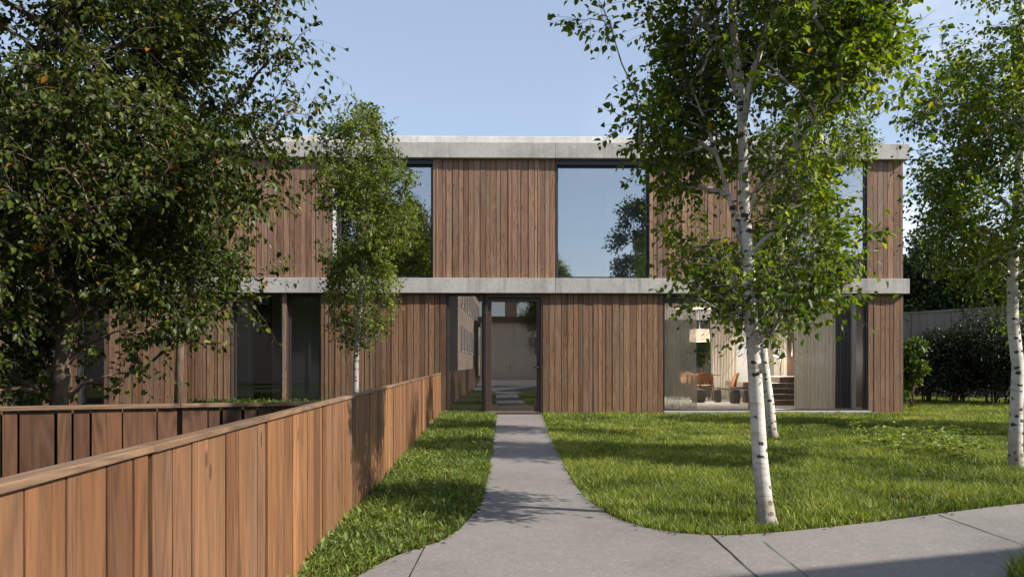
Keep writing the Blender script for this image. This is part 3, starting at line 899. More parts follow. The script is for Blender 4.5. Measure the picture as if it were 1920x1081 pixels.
# ------------------------------------------------------------------ fences
def fence(name, label, A, B, h, first, sect, bw, mat, capmat, cap_t=.032, cap_w=.10, seed=0, front=1, capn=None, gapw=.011, hB=None):
    """boards, caps and posts as parts; boards face the side given by front"""
    r = random.Random(seed)
    A = Vector((A[0], A[1], 0)); B = Vector((B[0], B[1], 0)); L = (B - A).length
    ang = math.atan2(B.y - A.y, B.x - A.x)
    T = empty(name, A, ang); tag(T, label, 'fence')
    s = 0.0; k = 0; cuts = [0.0]
    x = first
    while x < L - .3: cuts.append(x); x += sect
    cuts.append(L)
    hB = h if hB is None else hB
    H = lambda q: h + (hB - h) * q / L
    for i in range(len(cuts) - 1):
        a, b = cuts[i], cuts[i + 1]
        m = MB(); x = a + .016
        while x < b - .02:
            w = bw * r.choice([.55, .62, .85, 1.0, 1.0, 1.1, 1.25])
            if x + w > b - .016 - bw * .35: w = b - .012 - x
            dep = r.uniform(0, .005)
            rr = min(1, max(0, r.gauss(.5, .28)))
            y0, y1 = (-.012 - dep, .012) if front < 0 else (-.012, .012 + dep)
            i0 = len(m.v)
            m.box(x, x + w - gapw * r.choice([.45, .8, 1.1]), y0, y1, -.05, 1, rr)
            for q in range(i0, len(m.v)):
                v = m.v[q]
                if v[2] > .5: m.v[q] = (v[0], v[1], H(v[0]) - cap_t - .006)
            x += w
        m.build('board_panel', M[mat], T)
        yb = .018 if front < 0 else -.018
        m = MB(); m.box(a + .02, b - .02, min(yb, yb * 1.6), max(yb, yb * 1.6), 0.0, min(H(a), H(b)) - .06); m.build('backing', M['gap'], T)
        m = MB(); m.box(a + .003, b - .003, -cap_w / 2, cap_w / 2, 0, 1, r.random())
        m.v = [(v[0], v[1], H(v[0]) - (cap_t if v[2] < .5 else 0) - .004 * (abs(v[1]) / cap_w) + r.uniform(-.001, .001)) for v in m.v]
        m.build('cap_rail', M[capmat], T, bevel=.004)
    for c in cuts[:-1]:
        py = (.022, .075) if front < 0 else (-.075, -.022)
        m = MB(); m.box(c - .03, c + .03, py[0] , py[1], -.05, H(c) - cap_t - .004); m.build('post', M['darkwood'], T)
    return T


FA, FB = (-1.0185, 0.30), (-1.548, 17.86)
fence('board_fence', 'long fence of warm brown vertical boards running from the foreground to the entrance', FA, FB, .905, .82, 1.26, .16, 'fence', 'cap', .022, .058, 3, -1, hB=.932)
# ramp fence: left of the long fence, facing the camera
fb = at(612, 751, 6.45); fa = at(-330, 765, 5.15)
fence('ramp_fence', 'fence of wide boards, coloured darker for partial shade, crossing behind the foreground fence', (fa[0], fa[1]), (fb[0], fb[1]), EYE - 83 / F * 5.15 - .012, .22, 1.9, .185, 'fence_shaded', 'cap', .03, .085, 9, -1, hB=EYE - 71 / F * 6.45, gapw=.02)

# ------------------------------------------------------------------ trees
def leaf_quads(P, D, N, L, W, fold=0.25, curl=0.12):
    """ovate leaves, two quads each, folded along the midrib"""
    P = np.asarray(P); n = len(P)
    D = D / np.linalg.norm(D, axis=1, keepdims=True)
    S = np.cross(D, N); S /= np.maximum(np.linalg.norm(S, axis=1, keepdims=True), 1e-6)
    U = np.cross(S, D)
    L = np.asarray(L)[:, None]; W = np.asarray(W)[:, None]
    b = P; tip = P + D * L - U * L * curl
    r1 = P + D * L * .30 + S * W * .5 + U * W * fold; l1 = P + D * L * .30 - S * W * .5 + U * W * fold
    r2 = P + D * L * .66 + S * W * .38 + U * (W * fold * .7 - L * curl * .35); l2 = P + D * L * .66 - S * W * .38 + U * (W * fold * .7 - L * curl * .35)
    V = np.stack([b, r1, r2, tip, l2, l1], 1).reshape(-1, 3)
    i = np.arange(n, dtype=np.int32)[:, None] * 6
    Q = np.concatenate([i + np.array([[0, 1, 2, 3]]), i + np.array([[0, 3, 4, 5]])], 1).reshape(-1, 4)
    return V, Q


def crown_rows(rows, Y):
    out = []
    for (py, xl, xr) in rows:
        out.append((EYE - (py - CY) / F * Y, (xl - CX) / F * Y, (xr - CX) / F * Y))
    out.sort()
    return np.array(out)


def make_tree(name, label, cat, base, trunk, rows, yc, depth, n_tips, leaves_per, leaf, leafmat, barkmat, seed,
              twigmat=None, group=None, clump=1.1, gapthr=-0.12, droop=.5, twiglen=.26, trunk_r=.07, shell=.35, prune=None, tone=0.0, bare=0.0, limbs=(), sprays=(), yshift=0.0):
    r = np.random.default_rng(seed); pr = random.Random(seed)
    base = np.array(base, float)
    R = np.array(rows)                      # z, xmin, xmax in world
    zs = R[:, 0]
    tips = []
    tries = 0
    while len(tips) < n_tips and tries < n_tips * 60:
        tries += 1
        z = r.uniform(zs[0], zs[-1])
        xa = np.interp(z, zs, R[:, 1]) + .38 * twiglen; xb = np.interp(z, zs, R[:, 2]) - .38 * twiglen
        if xb - xa < .12: continue
        wmax = (R[:, 2] - R[:, 1]).max()
        if r.random() > (xb - xa) / wmax: continue
        u = r.uniform(-1, 1); v = r.uniform(-1, 1)
        q = u * u + v * v
        if q > 1: continue
        if r.random() > shell + (1 - shell) * q ** .6: continue
        dd = depth * (0.45 + 0.55 * (xb - xa) / wmax)
        p = np.array([(xa + xb) / 2 + u * (xb - xa) / 2, yc + yshift * (z - base[2]) + v * dd, z])
        if mnoise.noise(Vector(p * clump + seed * 7.3)) < gapthr: continue
        tips.append(p)
    tips = np.array(tips + [np.array([q[0], yc + r.uniform(-.35, .35) * depth, q[2]]) for q in sprays])
    n_tips = len(tips)
    # trunk resampled
    tp = np.array([q[:3] for q in trunk], float); tr = np.array([q[3] for q in trunk], float)
    nodes = [];  nrad = []
    for i in range(len(tp) - 1):
        k = max(2, int(np.linalg.norm(tp[i + 1] - tp[i]) / .18))
        for j in range(k):
            u = j / k; nodes.append(tp[i] * (1 - u) + tp[i + 1] * u); nrad.append(tr[i] * (1 - u) + tr[i + 1] * u)
    nodes.append(tp[-1]); nrad.append(tr[-1])
    for lb in limbs:
        lp = np.array([q[:3] for q in lb], float)
        for i in range(len(lp) - 1):
            k = max(2, int(np.linalg.norm(lp[i + 1] - lp[i]) / .18))
            nodes += [lp[i] * (1 - j / k) + lp[i + 1] * (j / k) for j in range(1, k + 1)]
    nT = len(nodes)
    ND = np.zeros((nT + n_tips * 14, 3)); ND[:nT] = nodes
    cnt = nT
    dirs = np.zeros_like(ND); dirs[:nT] = np.gradient(np.array(nodes), axis=0)
    dT = np.array([np.min(np.linalg.norm(ND[:nT] - p, axis=1)) for p in tips])
    order = np.argsort(dT + r.normal(0, .12, len(dT)))
    zmin_attach = zs[0] - .35
    chains = []
    first = ND[:nT, 2] > zmin_attach
    owner = -np.ones(len(ND), int)
    parent_chain = {}
    for ti in order:
        p = tips[ti]
        d = ND[:cnt] - p
        hd = np.linalg.norm(d[:, :2], axis=1); dz = ND[:cnt, 2] - p[2]
        cost = np.sqrt(hd ** 2 + dz ** 2) + 1.6 * np.maximum(0, dz + .45 * hd - .05)
        cost[:nT] = np.where(first, cost[:nT] * .92, 1e9)
        a = int(np.argmin(cost))
        L = np.linalg.norm(p - ND[a])
        k = int(min(10, max(3, L / .16)))
        dd = dirs[a] / (np.linalg.norm(dirs[a]) + 1e-9)
        ctrl = ND[a] * .55 + p * .45 + dd * L * .12 + np.array([0, 0, .13 * L]) + r.normal(0, .05 * L, 3)
        idx = [a]
        for j in range(1, k + 1):
            u = j / k
            q = (1 - u) ** 2 * ND[a] + 2 * u * (1 - u) * ctrl + u * u * p + (r.normal(0, .012, 3) if j < k else 0)
            ND[cnt] = q; dirs[cnt] = q - ND[idx[-1]]; owner[cnt] = len(chains); idx.append(cnt); cnt += 1
        chains.append((idx, owner[a]))
    load = np.ones(len(chains))
    for ci in range(len(chains) - 1, -1, -1):
        if chains[ci][1] >= 0: load[chains[ci][1]] += load[ci]
    T = empty(name, tuple(base)); tag(T, label, cat, group)
    tm = MB()
    tm.tube([tuple(q - base) for q in tp], list(tr), 14, tone)
    for lb in limbs: tm.tube([tuple(np.array(q[:3]) - base) for q in lb], [q[3] for q in lb], 10, tone)
    tm.build('trunk', M[barkmat], T)
    bm_ = MB()
    P, D = [], []
    for ci, (idx, ow) in enumerate(chains):
        pts = ND[idx]
        r0 = min(.0042 * load[ci] ** .55 * (1 + .3 * trunk_r / .07) * (1.15 if trunk_r > .06 else .8), trunk_r * .5)
        n = len(pts)
        rr = [max(.0018, r0 * (1 - .72 * j / (n - 1))) for j in range(n)]
        bm_.tube([tuple(q - base) for q in pts], rr, 5 if r0 > .008 else 4, min(1, .9 if r0 < .006 else .45 if r0 < .012 else .2), cap=False)
        # twiglets with leaves
        ln = np.linalg.norm(np.diff(pts, axis=0), axis=1).sum()
        m = leaves_per
        out = pts[-1] - pts[0]; out /= np.linalg.norm(out) + 1e-9
        nt = max(3, m // 8)
        for q in range(nt):
            u = r.uniform(.3, 1) if q else 1.0
            f = u * (n - 1); j = min(int(f), n - 2); c = pts[j] * (1 - f + j) + pts[j + 1] * (f - j)
            dv = out * .7 + r.normal(0, .62, 3) + np.array([0, 0, .15 - droop * .5])
            dv /= np.linalg.norm(dv)
            tl = twiglen * r.uniform(.5, 1.25)
            e = c + dv * tl + np.array([0, 0, -droop * tl * .35])
            mid = (c + e) / 2 + np.array([0, 0, droop * tl * .16])
            bm_.tube([tuple(c - base), tuple(mid - base), tuple(e - base)], [.0022, .0017, .001], 3, .9, cap=False)
            k = max(3, int(m / nt * r.uniform(.7, 1.3)))
            for s_ in range(k):
                w = (s_ + r.uniform(.1, .9)) / k
                w = .12 + .88 * w
                pos = (1 - w) ** 2 * c + 2 * w * (1 - w) * mid + w * w * e
                side = r.normal(0, 1, 3); side -= dv * side.dot(dv); side /= np.linalg.norm(side) + 1e-9
                P.append(pos + side * .012); D.append(dv * .45 + side * .75 + np.array([0, 0, -droop]))
    P = np.array(P); D = np.array(D) + r.normal(0, .18, (len(P), 3))
    if prune is not None:
        keep = prune(P); P, D = P[keep], D[keep]
    if bare:      # few leaves grow right before the stem
        tx_ = np.interp(P[:, 2], tp[:, 2], tp[:, 0]); ty_ = np.interp(P[:, 2], tp[:, 2], tp[:, 1])
        near = np.hypot(P[:, 0] - tx_, P[:, 1] - ty_) < bare * np.clip(1.35 - (P[:, 2] - zs[0]) / (zs[-1] - zs[0]), .75, 1)
        near &= P[:, 1] < ty_ + .10
        lowz = 1 - np.clip((P[:, 2] - zs[0]) / (.40 * (zs[-1] - zs[0])), 0, 1)
        keep = ~(near & (r.random(len(P)) < .80)) & (r.random(len(P)) > .30 * lowz)
        P, D = P[keep], D[keep]
    n = len(P)
    N = r.normal(0, .55, (n, 3)) + np.array([0.12, -.12, .85])
    L = leaf * r.uniform(.62, 1.18, n); W = L * r.uniform(.58, .78, n)
    V, Q = leaf_quads(P - base, D, N, L, W, .22, .16)
    clus = np.array([mnoise.noise(Vector(p * 1.7 + 3.1)) for p in P[::1]]) if n < 60000 else np.zeros(n)
    lr = np.clip(r.beta(2.0, 2.2, n) + .22 * clus, 0, .97)
    lr = np.where(r.random(n) < .006, 1.0, lr)
    bm_.build('branches', M[twigmat or barkmat], T)
    link_mesh('crown', quad_mesh('crown', V, Q, np.repeat(lr, 2)), M[leafmat], T)
    return T


def trunk_px(pts, Y, dy=0.0):
    out = []
    for (px, py, r) in pts:
        p = at(px, py, Y); out.append((p[0], p[1] + dy * max(0, p[2]), p[2], r))
    return out


# foreground birch
Y = 5.85
tr = trunk_px([(1438, 992, .098), (1436, 968, .072), (1433, 940, .061), (1425, 860, .056), (1418, 740, .052), (1409, 600, .047), (1403, 480, .042), (1396, 380, .038), (1392, 240, .033), (1386, 150, .033), (1376, 60, .028), (1368, -60, .022), (1372, -220, .015), (1366, -400, .008)], Y)
rows = crown_rows([(655, 1395, 1432), (600, 1335, 1500), (560, 1290, 1560), (520, 1265, 1590), (470, 1240, 1590), (430, 1240, 1555), (380, 1245, 1555), (320, 1215, 1545), (270, 1180, 1555), (235, 1165, 1625), (200, 1165, 1680), (150, 1180, 1690), (80, 1130, 1700), (15, 1075, 1720), (-100, 1090, 1690), (-260, 1180, 1600), (-400, 1290, 1480), (-470, 1350, 1400)], Y)
fb_tree = make_tree('birch_tree', 'tallest white birch with black bark marks, standing beside the pavement edge', 'tree', (tr[0][0], Y, 0), tr, rows, Y, 1.05, 1060, 50, .056, 'leaf_birch', 'bark', 21, 'bark', 'birch trees in the front garden', 1.35, -.05, .28, .34, .06, bare=.5,
                    sprays=[at(px, py, Y) for (px, py) in ((1705, 50), (1685, 75), (1660, 205), (1688, 165), (1672, 115), (1612, 405), (1600, 365), (1622, 440), (1605, 480), (1100, 20), (1130, 45), (1085, 12), (1178, 235), (1195, 275), (1180, 205), (1245, 455), (1250, 490), (1300, 560), (1560, 560))],
                    limbs=[trunk_px([(1391, 230, .026), (1404, 150, .023), (1432, 70, .019), (1450, -60, .014), (1470, -220, .006)], Y, -.02),
                           trunk_px([(1388, 175, .024), (1365, 105, .021), (1330, 40, .017), (1305, -60, .011), (1290, -180, .005)], Y, .02),
                           trunk_px([(1402, 470, .026), (1382, 400, .021), (1362, 330, .016), (1335, 240, .012), (1300, 150, .006)], Y, .03),
                           trunk_px([(1398, 420, .022), (1425, 350, .018), (1470, 270, .013), (1530, 200, .009), (1600, 130, .004)], Y, .03)])
# rear birch near the window
Y = 12.4
tr = trunk_px([(1448, 822, .11), (1446, 808, .086), (1443, 760, .075), (1433, 680, .065), (1428, 620, .06), (1436, 560, .052), (1455, 500, .045), (1478, 420, .038), (1500, 340, .03), (1520, 260, .02), (1530, 190, .01)], Y)
rows = crown_rows([(630, 1410, 1455), (600, 1395, 1510), (540, 1385, 1545), (450, 1385, 1550), (360, 1395, 1575), (280, 1410, 1640), (230, 1440, 1655), (190, 1470, 1610), (150, 1500, 1560)], Y)
make_tree('birch_tree', 'thinner leaning birch right behind the tallest one, close to the living room window', 'tree', (tr[0][0], Y, 0), tr, rows, Y, 1.1, 290, 46, .058, 'leaf_birch', 'bark', 22, 'bark', 'birch trees in the front garden', 1.3, .0, .28, .34, .06, bare=.3)
# slim birch behind the fence
Y = 14.0
tr = trunk_px([(668, 800, .064), (667, 735, .055), (667, 680, .049), (671, 620, .042), (677, 540, .034), (680, 470, .028), (682, 390, .022), (685, 310, .015), (684, 215, .008)], Y)
rows = crown_rows([(660, 655, 690), (635, 625, 720), (600, 612, 748), (550, 605, 752), (500, 605, 765), (450, 580, 785), (395, 572, 800), (345, 580, 792), (300, 588, 772), (255, 600, 748), (222, 645, 722), (200, 670, 705)], Y)
make_tree('birch_tree', 'slim young birch behind the long fence, in front of the left upper window', 'tree', (tr[0][0], Y, 0), tr, rows, Y, .92, 520, 40, .060, 'leaf_slim', 'bark', 23, 'twig', 'birch trees in the front garden', 1.6, -.02, .25, .28, .045, tone=.62, bare=.2)
# right birch
Y = 8.85
tr = trunk_px([(1908, 884, .112), (1906, 868, .085), (1904, 845, .072), (1906, 760, .066), (1909, 690, .064), (1899, 600, .058), (1898, 520, .052), (1904, 440, .047), (1910, 330, .042), (1913, 200, .035), (1915, 60, .026), (1912, -80, .015), (1910, -190, .008)], Y)
rows = crown_rows([(640, 1890, 1935), (560, 1815, 2050), (460, 1765, 2090), (400, 1735, 2110), (330, 1712, 2110), (230, 1700, 2100), (150, 1745, 2080), (60, 1820, 2050), (-50, 1850, 2000), (-190, 1890, 1940)], Y)
make_tree('birch_tree', 'birch at the right edge of the photo, with a white trunk beside the leafy weeds', 'tree', (tr[0][0], Y, 0), tr, rows, Y, 1.25, 620, 46, .056, 'leaf_birch', 'bark', 24, 'bark', 'birch trees in the front garden', 1.25, .02, .22, .36, .06, bare=.3,
          sprays=[at(px, py, Y) for (px, py) in ((1706, 232), (1718, 320), (1716, 190), (1732, 145), (1722, 355), (1790, 65), (1735, 410), (1800, 480))])
# two more birches stand further right, outside the picture, and throw shade over the lawn
Y = 13.2
tr = [(11.9, Y, 0, .09), (11.9, Y, 1.5, .075), (12.0, Y, 3, .06), (12.0, Y, 5, .03), (12.0, Y, 6.6, .01)]
rows = np.array([(1.5, 11.3, 12.5), (2.4, 10.4, 13.3), (3.6, 10.2, 13.6), (5, 10.7, 13.2), (6.6, 11.8, 12.2)])
make_tree('birch_tree', 'birch further right on the lawn, beyond the edge of the photo', 'tree', (11.9, Y, 0), tr, rows, Y, 1.3, 560, 40, .085, 'leaf_mid', 'bark', 25, 'twig', 'birch trees in the front garden', 1.1, -.1, .4, .28, .06)

# big dark tree on the left
Y = 8.4
tr = [(-4.75, Y, 0, .105), (-4.72, Y, .9, .09), (-4.66, Y + .1, 1.9, .08), (-4.8, Y + .3, 3.2, .065), (-4.9, Y + .4, 4.8, .045), (-4.9, Y + .4, 6.8, .025), (-4.85, Y + .3, 8.2, .01)]
rows = crown_rows([(725, -120, 140), (680, -260, 190), (650, -280, 250), (620, -330, 340), (592, -420, 400), (540, -480, 425), (490, -520, 455), (440, -550, 470), (390, -580, 505), (340, -600, 520), (290, -620, 540), (230, -640, 560), (180, -640, 572), (120, -640, 565), (50, -640, 560), (-40, -600, 550), (-200, -500, 450), (-420, -250, 250), (-560, -80, 80)], Y)
make_tree('alder_tree', 'large dark green broadleaf tree filling the left side behind the ramp fence', 'tree', (-4.75, Y, 0), tr, rows, Y, 2.0, 2500, 52, .074, 'leaf_dark', 'brown_bark', 31, 'brown_bark', None, .95, -.04, .5, .46, .085, .45,
          sprays=[at(px, py, Y) for (px, py) in ((566, 205), (560, 175), (563, 35), (556, 100), (570, 150), (535, 300), (508, 372), (478, 412), (338, 635), (362, 640), (325, 592), (292, 680), (245, 700), (60, 728), (110, 715), (30, 730), (300, 610), (440, 560), (470, 500), (400, 575))])
# finer tree in front of the facade behind it
Y = 13.5
tr = [(-5.6, Y, 0, .08), (-5.55, Y, 1.6, .065), (-5.5, Y, 3.0, .045), (-5.45, Y, 4.6, .015)]
rows = crown_rows([(590, 270, 400), (540, 215, 445), (490, 190, 472), (430, 190, 480), (360, 215, 465), (300, 270, 430), (265, 310, 380)], Y)
make_tree('maple_tree', 'rounded fine-leaved tree between the dark tree and the upper timber wall', 'tree', (-5.6, Y, 0), tr, rows, Y, 1.1, 520, 36, .066, 'leaf_mid', 'brown_bark', 32, 'twig', None, 1.1, -.2, .35, .2, .06)

# ------------------------------------------------------------------ background right: trees, garden wall, hedge
def bush(name, label, cat, base, centre, radii, n, leaf, mat, seed, stems=7, barkmat='brown_bark', group=None, flat=0.0, shellpow=.45, lobes=14, lob=.34, stem_r=.03):
    """shrub or far tree: lobed mass of leaves on branching stems"""
    r = np.random.default_rng(seed)
    T = empty(name, base); tag(T, label, cat, group)
    C = np.array(centre); RR = np.array(radii)
    # lobes
    lc = []
    for i in range(lobes):
        d = r.normal(0, 1, 3); d /= np.linalg.norm(d)
        if d[2] < -.55: d[2] *= -.4
        lc.append(C + d * RR * r.uniform(.45, .80))
    lc = np.array(lc)
    rad_ = RR.mean() * lob * r.uniform(.65, 1.35, lobes)
    k = r.integers(0, lobes, n)
    d = r.normal(0, 1, (n, 3)); d /= np.linalg.norm(d, axis=1, keepdims=True)
    q = r.random(n) ** shellpow
    P = lc[k] + d * (rad_[k] * q)[:, None] * np.array([1, 1, .82]) + r.normal(0, .06 * RR.mean() * .3, (n, 3))
    keep = P[:, 2] > base[2] + .02
    P, d = P[keep], d[keep]
    D = d * .6 + r.normal(0, .5, P.shape) + np.array([0, 0, -.25])
    N = d * .5 + r.normal(0, .45, P.shape) + np.array([0, 0, .7])
    m = len(P)
    L = leaf * r.uniform(.6, 1.25, m)
    V, Q = leaf_quads(P - np.array(base), D, N, L, L * r.uniform(.5, .75, m))
    lr = np.clip(r.beta(2, 2.4, m) + .25 * (r.random(lobes)[k][keep] - .5), 0, 1)
    mb = MB()
    for i in range(stems):
        e = lc[r.integers(0, lobes)]
        b0 = np.array([r.normal(0, RR[0] * .06 + .02), r.normal(0, RR[1] * .06 + .02), -.03])
        e = e - np.array(base); md = b0 * .5 + e * .5 + np.array([0, 0, .12 * e[2]]) + r.normal(0, .08, 3)
        mb.tube([tuple(b0), tuple(b0 * .8 + md * .2 + np.array([0, 0, .15 * e[2]])), tuple(md), tuple(e)], [stem_r, stem_r * .8, stem_r * .55, stem_r * .15], 6, .5)
    mb.build('stems' if cat in ('shrub', 'hedge', 'plant') else 'trunk', M[barkmat], T)
    link_mesh('foliage' if cat in ('shrub', 'hedge', 'plant') else 'crown', quad_mesh('crown', V, Q, np.repeat(lr, 2)), M[mat], T)
    return T


for i, (px, py_top, Yd, wr, lab, sd) in enumerate([
        (1745, 388, 31, 2.5, 'dense tree rising just right of the house corner, behind the garden wall', 1),
        (1850, 455, 30, 2.7, 'dense dark tree behind the garden wall, left of the right-hand birch trunk', 2),
        (1985, 400, 33, 3.2, 'broad dark tree behind the garden wall at the right edge of the photo', 3),
        (1690, 470, 37, 2.6, 'far dark tree half hidden by the right corner of the house', 4)]):
    p = at(px, py_top, Yd); h = p[2]
    bush('garden_tree', lab, 'tree', (p[0], Yd, 0), (p[0], Yd, h * .54), (wr, wr, h * .50), 15000, .15, 'leaf_bg', 40 + sd, 9, group='trees behind the garden wall', lobes=34, lob=.30, stem_r=.10)

# garden wall
p0 = at(1640, 590, 30.5); p1 = at(1960, 571, 25.0)
L = math.hypot(p1[0] - p0[0], p1[1] - p0[1]); ang = math.atan2(p1[1] - p0[1], p1[0] - p0[0])
T = empty('garden_wall', (p0[0], p0[1], 0), ang); tag(T, 'grey concrete garden wall behind the hedge, right of the house', 'wall')
m = MB(); n = 4
for i in range(n): m.box(L / n * i + .006, L / n * (i + 1) - .006, 0, .22, -.1, 2.93, random.random())
m.build('wall', M['conc_wall'], T, bevel=.01)
m = MB()
for i in range(n): m.box(L / n * i + .008, L / n * (i + 1) - .008, -.03, .25, 2.932, 3.0, random.random())
m.build('coping', M['conc_wall'], T, bevel=.008)
# low rear wall foot seen under the hedge
hg = at(1790, 752, 23.2)
for i, (px, Yd, wx, hh, lab, sd) in enumerate([
        (1745, 23.6, 1.15, 2.0, 'dark clipped shrub next to the house corner, under the garden wall', 1),
        (1800, 23.0, 1.15, 2.15, 'dark shrub in the middle of the row under the garden wall', 2),
        (1862, 22.4, 1.25, 2.5, 'tallest dark shrub of the row, left of the right-hand birch trunk', 3),
        (1945, 21.8, 1.35, 2.2, 'dark shrub of the row at the right edge of the photo', 4)]):
    x = (px - CX) / F * Yd
    bush('shrub', lab, 'shrub', (x, Yd, -.03), (x, Yd, hh * .48), (wx * 1.55, 1.2, hh * .60), 19000, .075, 'leaf_hedge', 60 + sd, 12, group='dark shrubs under the garden wall', lobes=26, lob=.36, stem_r=.022)
x = (1712 - CX) / F * 20.5
bush('shrub', 'light green shrub peeping out from behind the right corner of the house', 'shrub', (x - .05, 20.5, -.03), (x - .1, 20.5, .85), (.46, .5, 1.15), 3000, .10, 'leaf_mid', 71, 7, lobes=10, lob=.36, stem_r=.014)
# low hedge at the foot of the facade, mirrored in the lower left windows
a = (-6.4, 16.1); T = empty('low_hedge', (a[0], a[1], -.03)); tag(T, 'low leafy hedge under the lower left windows, behind the ramp fence', 'hedge')
r_ = np.random.default_rng(5); n_ = 5200
P_ = np.stack([r_.uniform(0, 3.0, n_), r_.normal(0, .16, n_), .40 * r_.random(n_) ** .6 * (1 + .12 * np.sin(r_.uniform(0, 3, n_) * 9))], 1)
V_, Q_ = leaf_quads(P_, r_.normal(0, .6, (n_, 3)) + np.array([0, 0, .4]), r_.normal(0, .5, (n_, 3)) + np.array([0, 0, .6]), r_.uniform(.03, .07, n_), r_.uniform(.02, .04, n_))
link_mesh('foliage', quad_mesh('foliage', V_, Q_, np.repeat(np.clip(r_.beta(2, 2, n_), 0, 1), 2)), M['leaf_mid'], T)
mb_ = MB()
for i_ in range(24):
    x_ = .06 + i_ * .125; mb_.tube([(x_, 0, -.03), (x_ + .03, .02, .15), (x_ - .02, -.05, .33)], [.008, .006, .002], 5, .5)
mb_.build('stems', M['brown_bark'], T)
# courtyard plant seen through the rear window
cpl = inloc(1322, 0, 8.6)
bush('courtyard_shrub', 'leafy courtyard shrub behind the pendant lamp, seen through the rear window', 'shrub', hw((cpl[0], 8.7, 0)), hw((cpl[0], 8.7, 1.5)), (.8, .5, 1.0), 2200, .11, 'leaf_mid', 72, 8, lobes=14, lob=.36, stem_r=.015)
T = empty('courtyard_wall', hw((1.5, 10.2, 0)), YAW); tag(T, 'dark courtyard wall behind the leafy shrub and the rear window', 'wall')
m = MB(); m.box(0, 8.5, 0, .2, -.1, 3.4); m.build('wall', M['dark_room'], T)
m = MB(); m.box(-.02, 8.52, -.03, .23, 3.401, 3.45); m.build('coping', M['conc_wall'], T)

# ------------------------------------------------------------------ the other side of the street (seen mirrored in the glass, casting the shade at lower right)
t = NT('brick')
bt = t.add('TexBrick', {'Vector': t.coord((1, 1, 1)), 'Color1': (.38, .25, .17, 1), 'Color2': (.50, .36, .26, 1), 'Mortar': (.42, .38, .33, 1), 'Scale': 1.0, 'Mortar Size': .012, 'Brick Width': .25, 'Row Height': .085})
cx_ = t.add('SeparateXYZ', {'Vector': t.coord((1, 1, 1))})
cmb = t.add('CombineXYZ', {'X': t.math('ADD', cx_.outputs['X'], cx_.outputs['Y']), 'Y': cx_.outputs['Z']})
t.l.new(cmb.outputs[0], bt.inputs['Vector'])
M['brick'] = t.done(t.bsdf(bt.outputs['Color'], .9, .2))
M['render_wall'] = plain('rendered_wall', (.72, .65, .56), .9, .2, 0, 3, .06)
M['roof_tile'] = plain('roof_tiles', (.16, .09, .07), .85, .2, 0, 20, .3)


def box_house(name, label, cat, A, ang, w, d, h, mat, rows, roof=.35, chimney=None, eave=.25):
    """plain block with window openings on the front (local y=0, facing -y) and left side"""
    T = empty(name, (A[0], A[1], 0), ang); tag(T, label, cat)
    m = MB(); m.box(0, w, 0, d, -.1, h); wll = m.build('wall', M[mat], T)
    m = MB(); m.box(-eave, w + eave, -eave, d + eave, h + .003, h + .22); (roof and m.box(-eave + .12, w + eave - .12, -eave + .12, d + eave - .12, h + .222, h + .222 + roof))
    rf = m.build('roof', M['roof_tile'], T, bevel=.03)
    if chimney:
        m = MB(); m.box(chimney - .5, chimney + .5, d * .4, d * .4 + .8, h + .2 + roof, h + roof + 2.0); m.box(chimney - .56, chimney + .56, d * .4 - .06, d * .4 + .86, h + roof + 2.001, h + roof + 2.12); m.build('chimney', M['brick'], rf)
    for (face, u0, z0, ww, hh) in rows:
        f = MB(); p = MB()
        if face == 'f':
            f.box(u0 - .06, u0, -.03, .02, z0, z0 + hh); f.box(u0 + ww, u0 + ww + .06, -.03, .02, z0, z0 + hh); f.box(u0 - .06, u0 + ww + .06, -.032, .02, z0 + hh + .001, z0 + hh + .06)
            f.box(u0 - .12, u0 + ww + .12, -.08, .02, z0 - .09, z0 - .001); f.box(u0 + ww / 2 - .025, u0 + ww / 2 + .025, -.02, .01, z0, z0 + hh)
            p.face([(u0, -.008, z0), (u0 + ww, -.008, z0), (u0 + ww, -.008, z0 + hh), (u0, -.008, z0 + hh)])
        else:
            f.box(w - .02, w + .03, u0 - .06, u0, z0, z0 + hh); f.box(w - .02, w + .03, u0 + ww, u0 + ww + .06, z0, z0 + hh); f.box(w - .02, w + .032, u0 - .06, u0 + ww + .06, z0 + hh + .001, z0 + hh + .06)
            f.box(w - .02, w + .08, u0 - .12, u0 + ww + .12, z0 - .09, z0 - .001); f.box(w - .01, w + .02, u0 + ww / 2 - .025, u0 + ww / 2 + .025, z0, z0 + hh)
            p.face([(w + .008, u0, z0), (w + .008, u0 + ww, z0), (w + .008, u0 + ww, z0 + hh), (w + .008, u0, z0 + hh)])
        wf = f.build('window', M['white'], T); p.build('pane', M['metal_dark'], wf)
    return T


# neighbour on the right of the camera, its eaves shade the corner of the pavement
H = 5.4
k = H / SUN.z
e0 = Vector(gpt(1345, 1080) + (0,)); e1 = Vector(gpt(1915, 1024) + (0,))
d = (e1 - e0).normalized()
a0 = e0 - d * 1.5 + Vector((SUN.x, SUN.y, 0)) * k
box_house('neighbour_house', 'rendered house beyond the right edge of the photo that shades the pavement corner', 'house', (a0.x + d.y * 8, a0.y - d.x * 8), math.atan2(d.y, d.x), 13, 8, H - .22, 'render_wall', [('f', 2, 1, 1.2, 1.4), ('f', 6, 1, 1.2, 1.4)], roof=0, eave=0.001)
